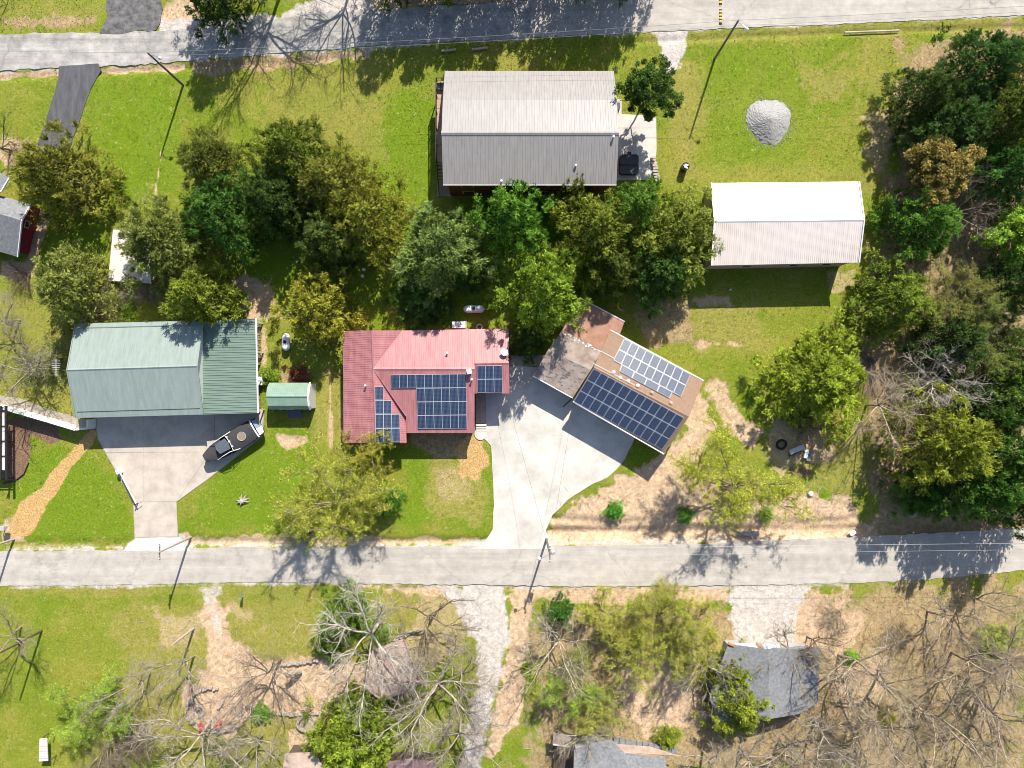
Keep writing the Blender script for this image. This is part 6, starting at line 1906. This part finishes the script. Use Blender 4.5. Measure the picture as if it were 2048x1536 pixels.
# bottom middle brush
BG = 'leafing brush along the lower road'
for k, (kd, px, py, r_, h, c, lab) in enumerate((
    ('bare', 1107, 1268, 100, 9.5, None, 'white limbed bare tree fanning down beside the small dark evergreen'),
    ('spring', 1205, 1225, 52, 6, (.22, .19, .045), 'thin yellowish leafing tree beside the dark bench'),
    ('spring', 1275, 1235, 54, 6, (.23, .19, .045), 'thin yellowish leafing tree above the brushy middle'),
    ('spring', 1335, 1245, 62, 7, (.19, .18, .03), 'greener leafing tree near the white roadside marker'),
    ('spring', 1395, 1255, 62, 7, (.23, .195, .04), 'yellow leafing tree next to the gravel pad'),
    ('green_thicket', 1230, 1300, 66, 4.5, (.20, .18, .05), 'olive brush thicket in the middle of the leafing brush'),
    ('spring', 1280, 1310, 66, 8, (.21, .185, .035), 'olive leafing tree in the centre of the leafing brush'),
    ('green_thicket', 1180, 1345, 60, 4, (.18, .17, .045), 'olive brush thicket below the white limbed bare tree'),
    ('spring', 1145, 1395, 56, 6, (.16, .20, .025), 'fresh green leafing tree at the gravel drive edge'),
    ('green_thicket', 1230, 1405, 58, 4, (.21, .18, .06), 'tan green brush thicket above the deck'),
    ('spring', 1190, 1440, 50, 5, (.22, .19, .05), 'yellowish leafing tree over the deck roof'),
    ('green_thicket', 1330, 1300, 50, 3.5, (.19, .165, .06), 'olive brush thicket towards the grey house canopy'),
    ('green_thicket', 1350, 1200, 46, 2.5, (.22, .19, .045), 'yellowish verge thicket along the road edge'),
    ('spring', 1380, 1320, 55, 8, (.22, .19, .045), 'thin leafing tree whose trunks shade the bare clearing'),
    ('bare', 1165, 1450, 55, 7, None, 'pale bare tree over the dark brown deck'),
    ('bare', 1400, 1310, 62, 9, None, 'grey bare tree leaning towards the shingled roof'),
)):
    tree(kd, px, py, r_, h, c or (0, 0, 0), lab, BG, base=kd == 'bare', bark=(.46, .42, .34) if kd == 'bare' else (.3, .25, .18), cat='bush' if 'thicket' in kd else 'tree')
tree('juniper', 1475, 1400, 68, 6.5, (.14, .14, .016), 'yellow olive juniper over the edge of the shingled roof')
tree('juniper', 1465, 1340, 40, 5, (.13, .135, .016), 'smaller olive juniper at the white canopy corner')
tree('thicket', 1440, 1440, 52, 3.5, (0, 0, 0), 'grey leafless bush below the yellow olive juniper', cat='bush', bark=(.32, .28, .25))
tree('shrub', 1335, 1478, 26, 1.4, (.14, .15, .015), 'yellow green low bush behind the dark block wall', cat='bush')
# bottom right wood
SG = 'bare trees of the lower wood'
for k, (px, py, r_, h, br, lab) in enumerate((
    (1678, 1312, 125, 11.5, (.44, .39, .30), 'broad bare tree fanning over the shingled roof'),
    (1760, 1345, 110, 11, (.42, .36, .28), 'bare tree with long limbs in the open middle of the lower wood'),
    (1855, 1222, 80, 9, (.42, .37, .31), 'grey bare tree near the lower road verge in the wood'),
    (1925, 1190, 75, 10, (.42, .37, .27), 'bare tree with level limbs by the road at the picture edge'),
    (1905, 1305, 105, 11, (.42, .36, .29), 'bare tree of the lower wood casting twin trunk shadows'),
    (1975, 1300, 100, 11, (.40, .36, .30), 'bare tree near the picture edge in the upper part of the lower wood'),
    (1960, 1395, 115, 11.5, (.42, .37, .31), 'bare tree near the lower right picture corner'),
    (1830, 1420, 110, 11, (.44, .39, .30), 'bare tree on the brown leaf floor in mid wood'),
    (1720, 1435, 105, 10.5, (.44, .39, .31), 'bare tree below the shingled roof corner'),
    (1630, 1440, 95, 9.5, (.44, .40, .34), 'pale bare tree at the back of the shingled house'),
    (1560, 1478, 85, 8.5, (.40, .36, .31), 'bare tree near the lower edge behind the shingled house'),
    (1480, 1490, 80, 8, (.42, .38, .33), 'bare tree near the lower edge under the yellow olive juniper'),
    (1405, 1500, 75, 8, (.44, .39, .33), 'bare tree over the grey roof at the lower edge'),
    (1560, 1300, 75, 8, (.34, .30, .22), 'slim dark bare tree beside the white canopy'),
    (1615, 1275, 55, 6.5, (.2, .16, .12), 'small dark bare tree at the gravel pad corner'),
)):
    tree('bare', px, py, r_, h, (0, 0, 0), lab, SG, base=True, bark=br, var=k)
TG = 'leafless thickets of the lower wood'
for k, (px, py, r_, lab) in enumerate(((1690, 1230, 45, 'low brown thicket beside the gravel pad in the lower wood'), (1800, 1262, 42, 'low greyish thicket in the open upper part of the lower wood'), (1990, 1350, 48, 'low greyish thicket at the picture edge of the lower wood'), (1900, 1485, 55, 'low brown thicket at the lower edge near the picture corner'), (1650, 1500, 52, 'low brown thicket at the lower edge behind the shingled house'), (1570, 1450, 42, 'low grey thicket in the shade at the back of the shingled house'))):
    tree('thicket', px, py, r_, 2.4, (0, 0, 0), lab, TG, cat='bush', bark=(.40, .34, .25))
for k, (px, py, r_, c, lab) in enumerate(((1705, 1316, 16, (.12, .2, .015), 'single bright green shrub beside the shingled roof'), (1990, 1290, 40, (.15, .15, .04), 'olive low bush at the picture edge in the lower wood'), (1775, 1440, 18, (.2, .17, .03), 'little yellowish bush among the bare trees'))):
    tree('shrub', px, py, r_, 1.1, c, lab, cat='bush')


# ------------------------------------------------------------------ grass tufts, dead leaves, sticks
def ground_cover():
    rg = np.random.default_rng(77)
    n = 90000
    x = rg.uniform(-66, 66, n); y = rg.uniform(-50, 50, n)
    L = masks_at(x, y)
    px = 1024 + x * F / H; py = 768 - y * F / H
    paved = np.zeros(n, bool)
    for poly in ([(-500, 1106), (480, 1093), (1400, 1088), (1740, 1072), (2600, 1018), (2600, 1100), (2048, 1141), (1700, 1167), (1000, 1171), (520, 1165), (-500, 1175)], [(-500, 72), (330, 62), (740, 20), (1060, -2), (2700, -92), (2700, 0), (2048, 31), (1480, 56), (740, 94), (120, 136), (-500, 161)], CD,
                 [(118, 133), (202, 128), (182, 177), (120, 340), (62, 340), (117, 156)], [(186, 826), (528, 818), (526, 872), (417, 958), (352, 1004), (380, 1100), (246, 1102), (266, 1004), (195, 878)], [(1228, 199), (1243, 199), (1243, 228), (1312, 233), (1313, 300), (1304, 360), (1228, 361)], [(200, -60), (330, -60), (320, 68), (199, 68)]):
        paved |= poly_sd(px, py, poly) > -1
    bare = np.maximum(np.maximum(L['gravel'], L['straw']), L['mulch'])
    keep = ~paved & (bare < .4) & (rg.random(n) > L['dirt'] * .85)
    x, y = x[keep], y[keep]; L = {k: v_[keep] for k, v_ in L.items()}; n = len(x)
    dry = np.clip(L['dry'] * .8 + L['litter'] * .9 + L['dirt'] * .6 - L['lush'] * .5 + (fbm(x, y, .3, 21) - .42) * 1.6, 0, 1)
    lush = np.array([.105, .175, .010]); mid = np.array([.16, .19, .02]); straw = np.array([.33, .27, .11]); brown = np.array([.25, .16, .075])
    u = rg.random(n)[:, None]
    c = lush * (1 - u) + mid * u
    isd = (rg.random(n) < dry * .75 + .05)[:, None]
    c = np.where(isd, straw * (.6 + .6 * u), c)
    isb = (rg.random(n) < L['litter'] * .8)[:, None]
    c = np.where(isb, brown * (.5 + .9 * rg.random(n)[:, None]), c)
    c = c * rg.uniform(.7, 1.25, n)[:, None]
    B = 3
    cen = np.repeat(np.stack([x, y, np.full(n, -.05)], 1), B, 0)
    a = rg.random(n * B) * 6.28; s = rg.uniform(.06, .17, n * B); hh = rg.uniform(.03, .13, n * B)
    off = rg.standard_normal((n * B, 2)) * .07
    cen[:, :2] += off
    d = np.stack([np.cos(a), np.sin(a)], 1); w = np.stack([-d[:, 1], d[:, 0]], 1) * rg.uniform(.015, .04, n * B)[:, None]
    v0 = np.concatenate([cen[:, :2] - w, cen[:, 2:3]], 1); v1 = np.concatenate([cen[:, :2] + w, cen[:, 2:3]], 1)
    v2 = np.concatenate([cen[:, :2] + d * s[:, None], cen[:, 2:3] + hh[:, None] + .03], 1)
    V = np.stack([v0, v1, v2], 1).reshape(-1, 3); m_ = n * B
    me = bpy.data.meshes.new('grass')
    me.vertices.add(m_ * 3); me.vertices.foreach_set('co', V.astype(np.float32).ravel())
    me.loops.add(m_ * 3); me.loops.foreach_set('vertex_index', np.arange(m_ * 3, dtype=np.int32))
    me.polygons.add(m_); me.polygons.foreach_set('loop_start', np.arange(0, m_ * 3, 3, dtype=np.int32)); me.polygons.foreach_set('loop_total', np.full(m_, 3, dtype=np.int32))
    me.update()
    at = me.attributes.new('col', 'FLOAT_COLOR', 'POINT')
    cc = np.repeat(np.repeat(c, B, 0), 3, 0)
    at.data.foreach_set('color', np.concatenate([cc, np.ones((len(cc), 1))], 1).astype(np.float32).ravel())
    m = bpy.data.materials.new('grass_blades'); m.use_nodes = True
    nt = m.node_tree; q = nt.nodes.new('ShaderNodeAttribute'); q.attribute_name = 'col'
    b_ = nt.nodes['Principled BSDF']; b_.inputs['Roughness'].default_value = .8; b_.inputs['Specular IOR Level'].default_value = .15
    nt.links.new(q.outputs['Color'], b_.inputs['Base Color'])
    me.materials.append(m)
    o = bpy.data.objects.new('grass', me); COL.objects.link(o); o['kind'] = 'stuff'


ground_cover()


def sticks():
    rg = random.Random(31); mb = MB()
    zones = [((1060, 1190), (2040, 1530), 420), ((240, 1240), (980, 1530), 260), ((1730, 420), (2040, 1040), 160), ((1120, 960), (1720, 1080), 120), ((480, 480), (1400, 640), 120)]
    for (x0, y0), (x1, y1), n in zones:
        for k in range(n):
            p = P(rg.uniform(x0, x1), rg.uniform(y0, y1), 0.0); a = rg.random() * 6.28; l = rg.uniform(.3, 1.4)
            q = p + Vector((math.cos(a) * l, math.sin(a) * l, rg.uniform(0, .12)))
            mb.tube([p, p.lerp(q, .5) + Vector((rg.gauss(0, .06), rg.gauss(0, .06), .04)), q], [.03, .025, .012], 4, False)
    o = mb.build('fallen_twigs', M['wood_grey']); o['kind'] = 'stuff'


sticks()
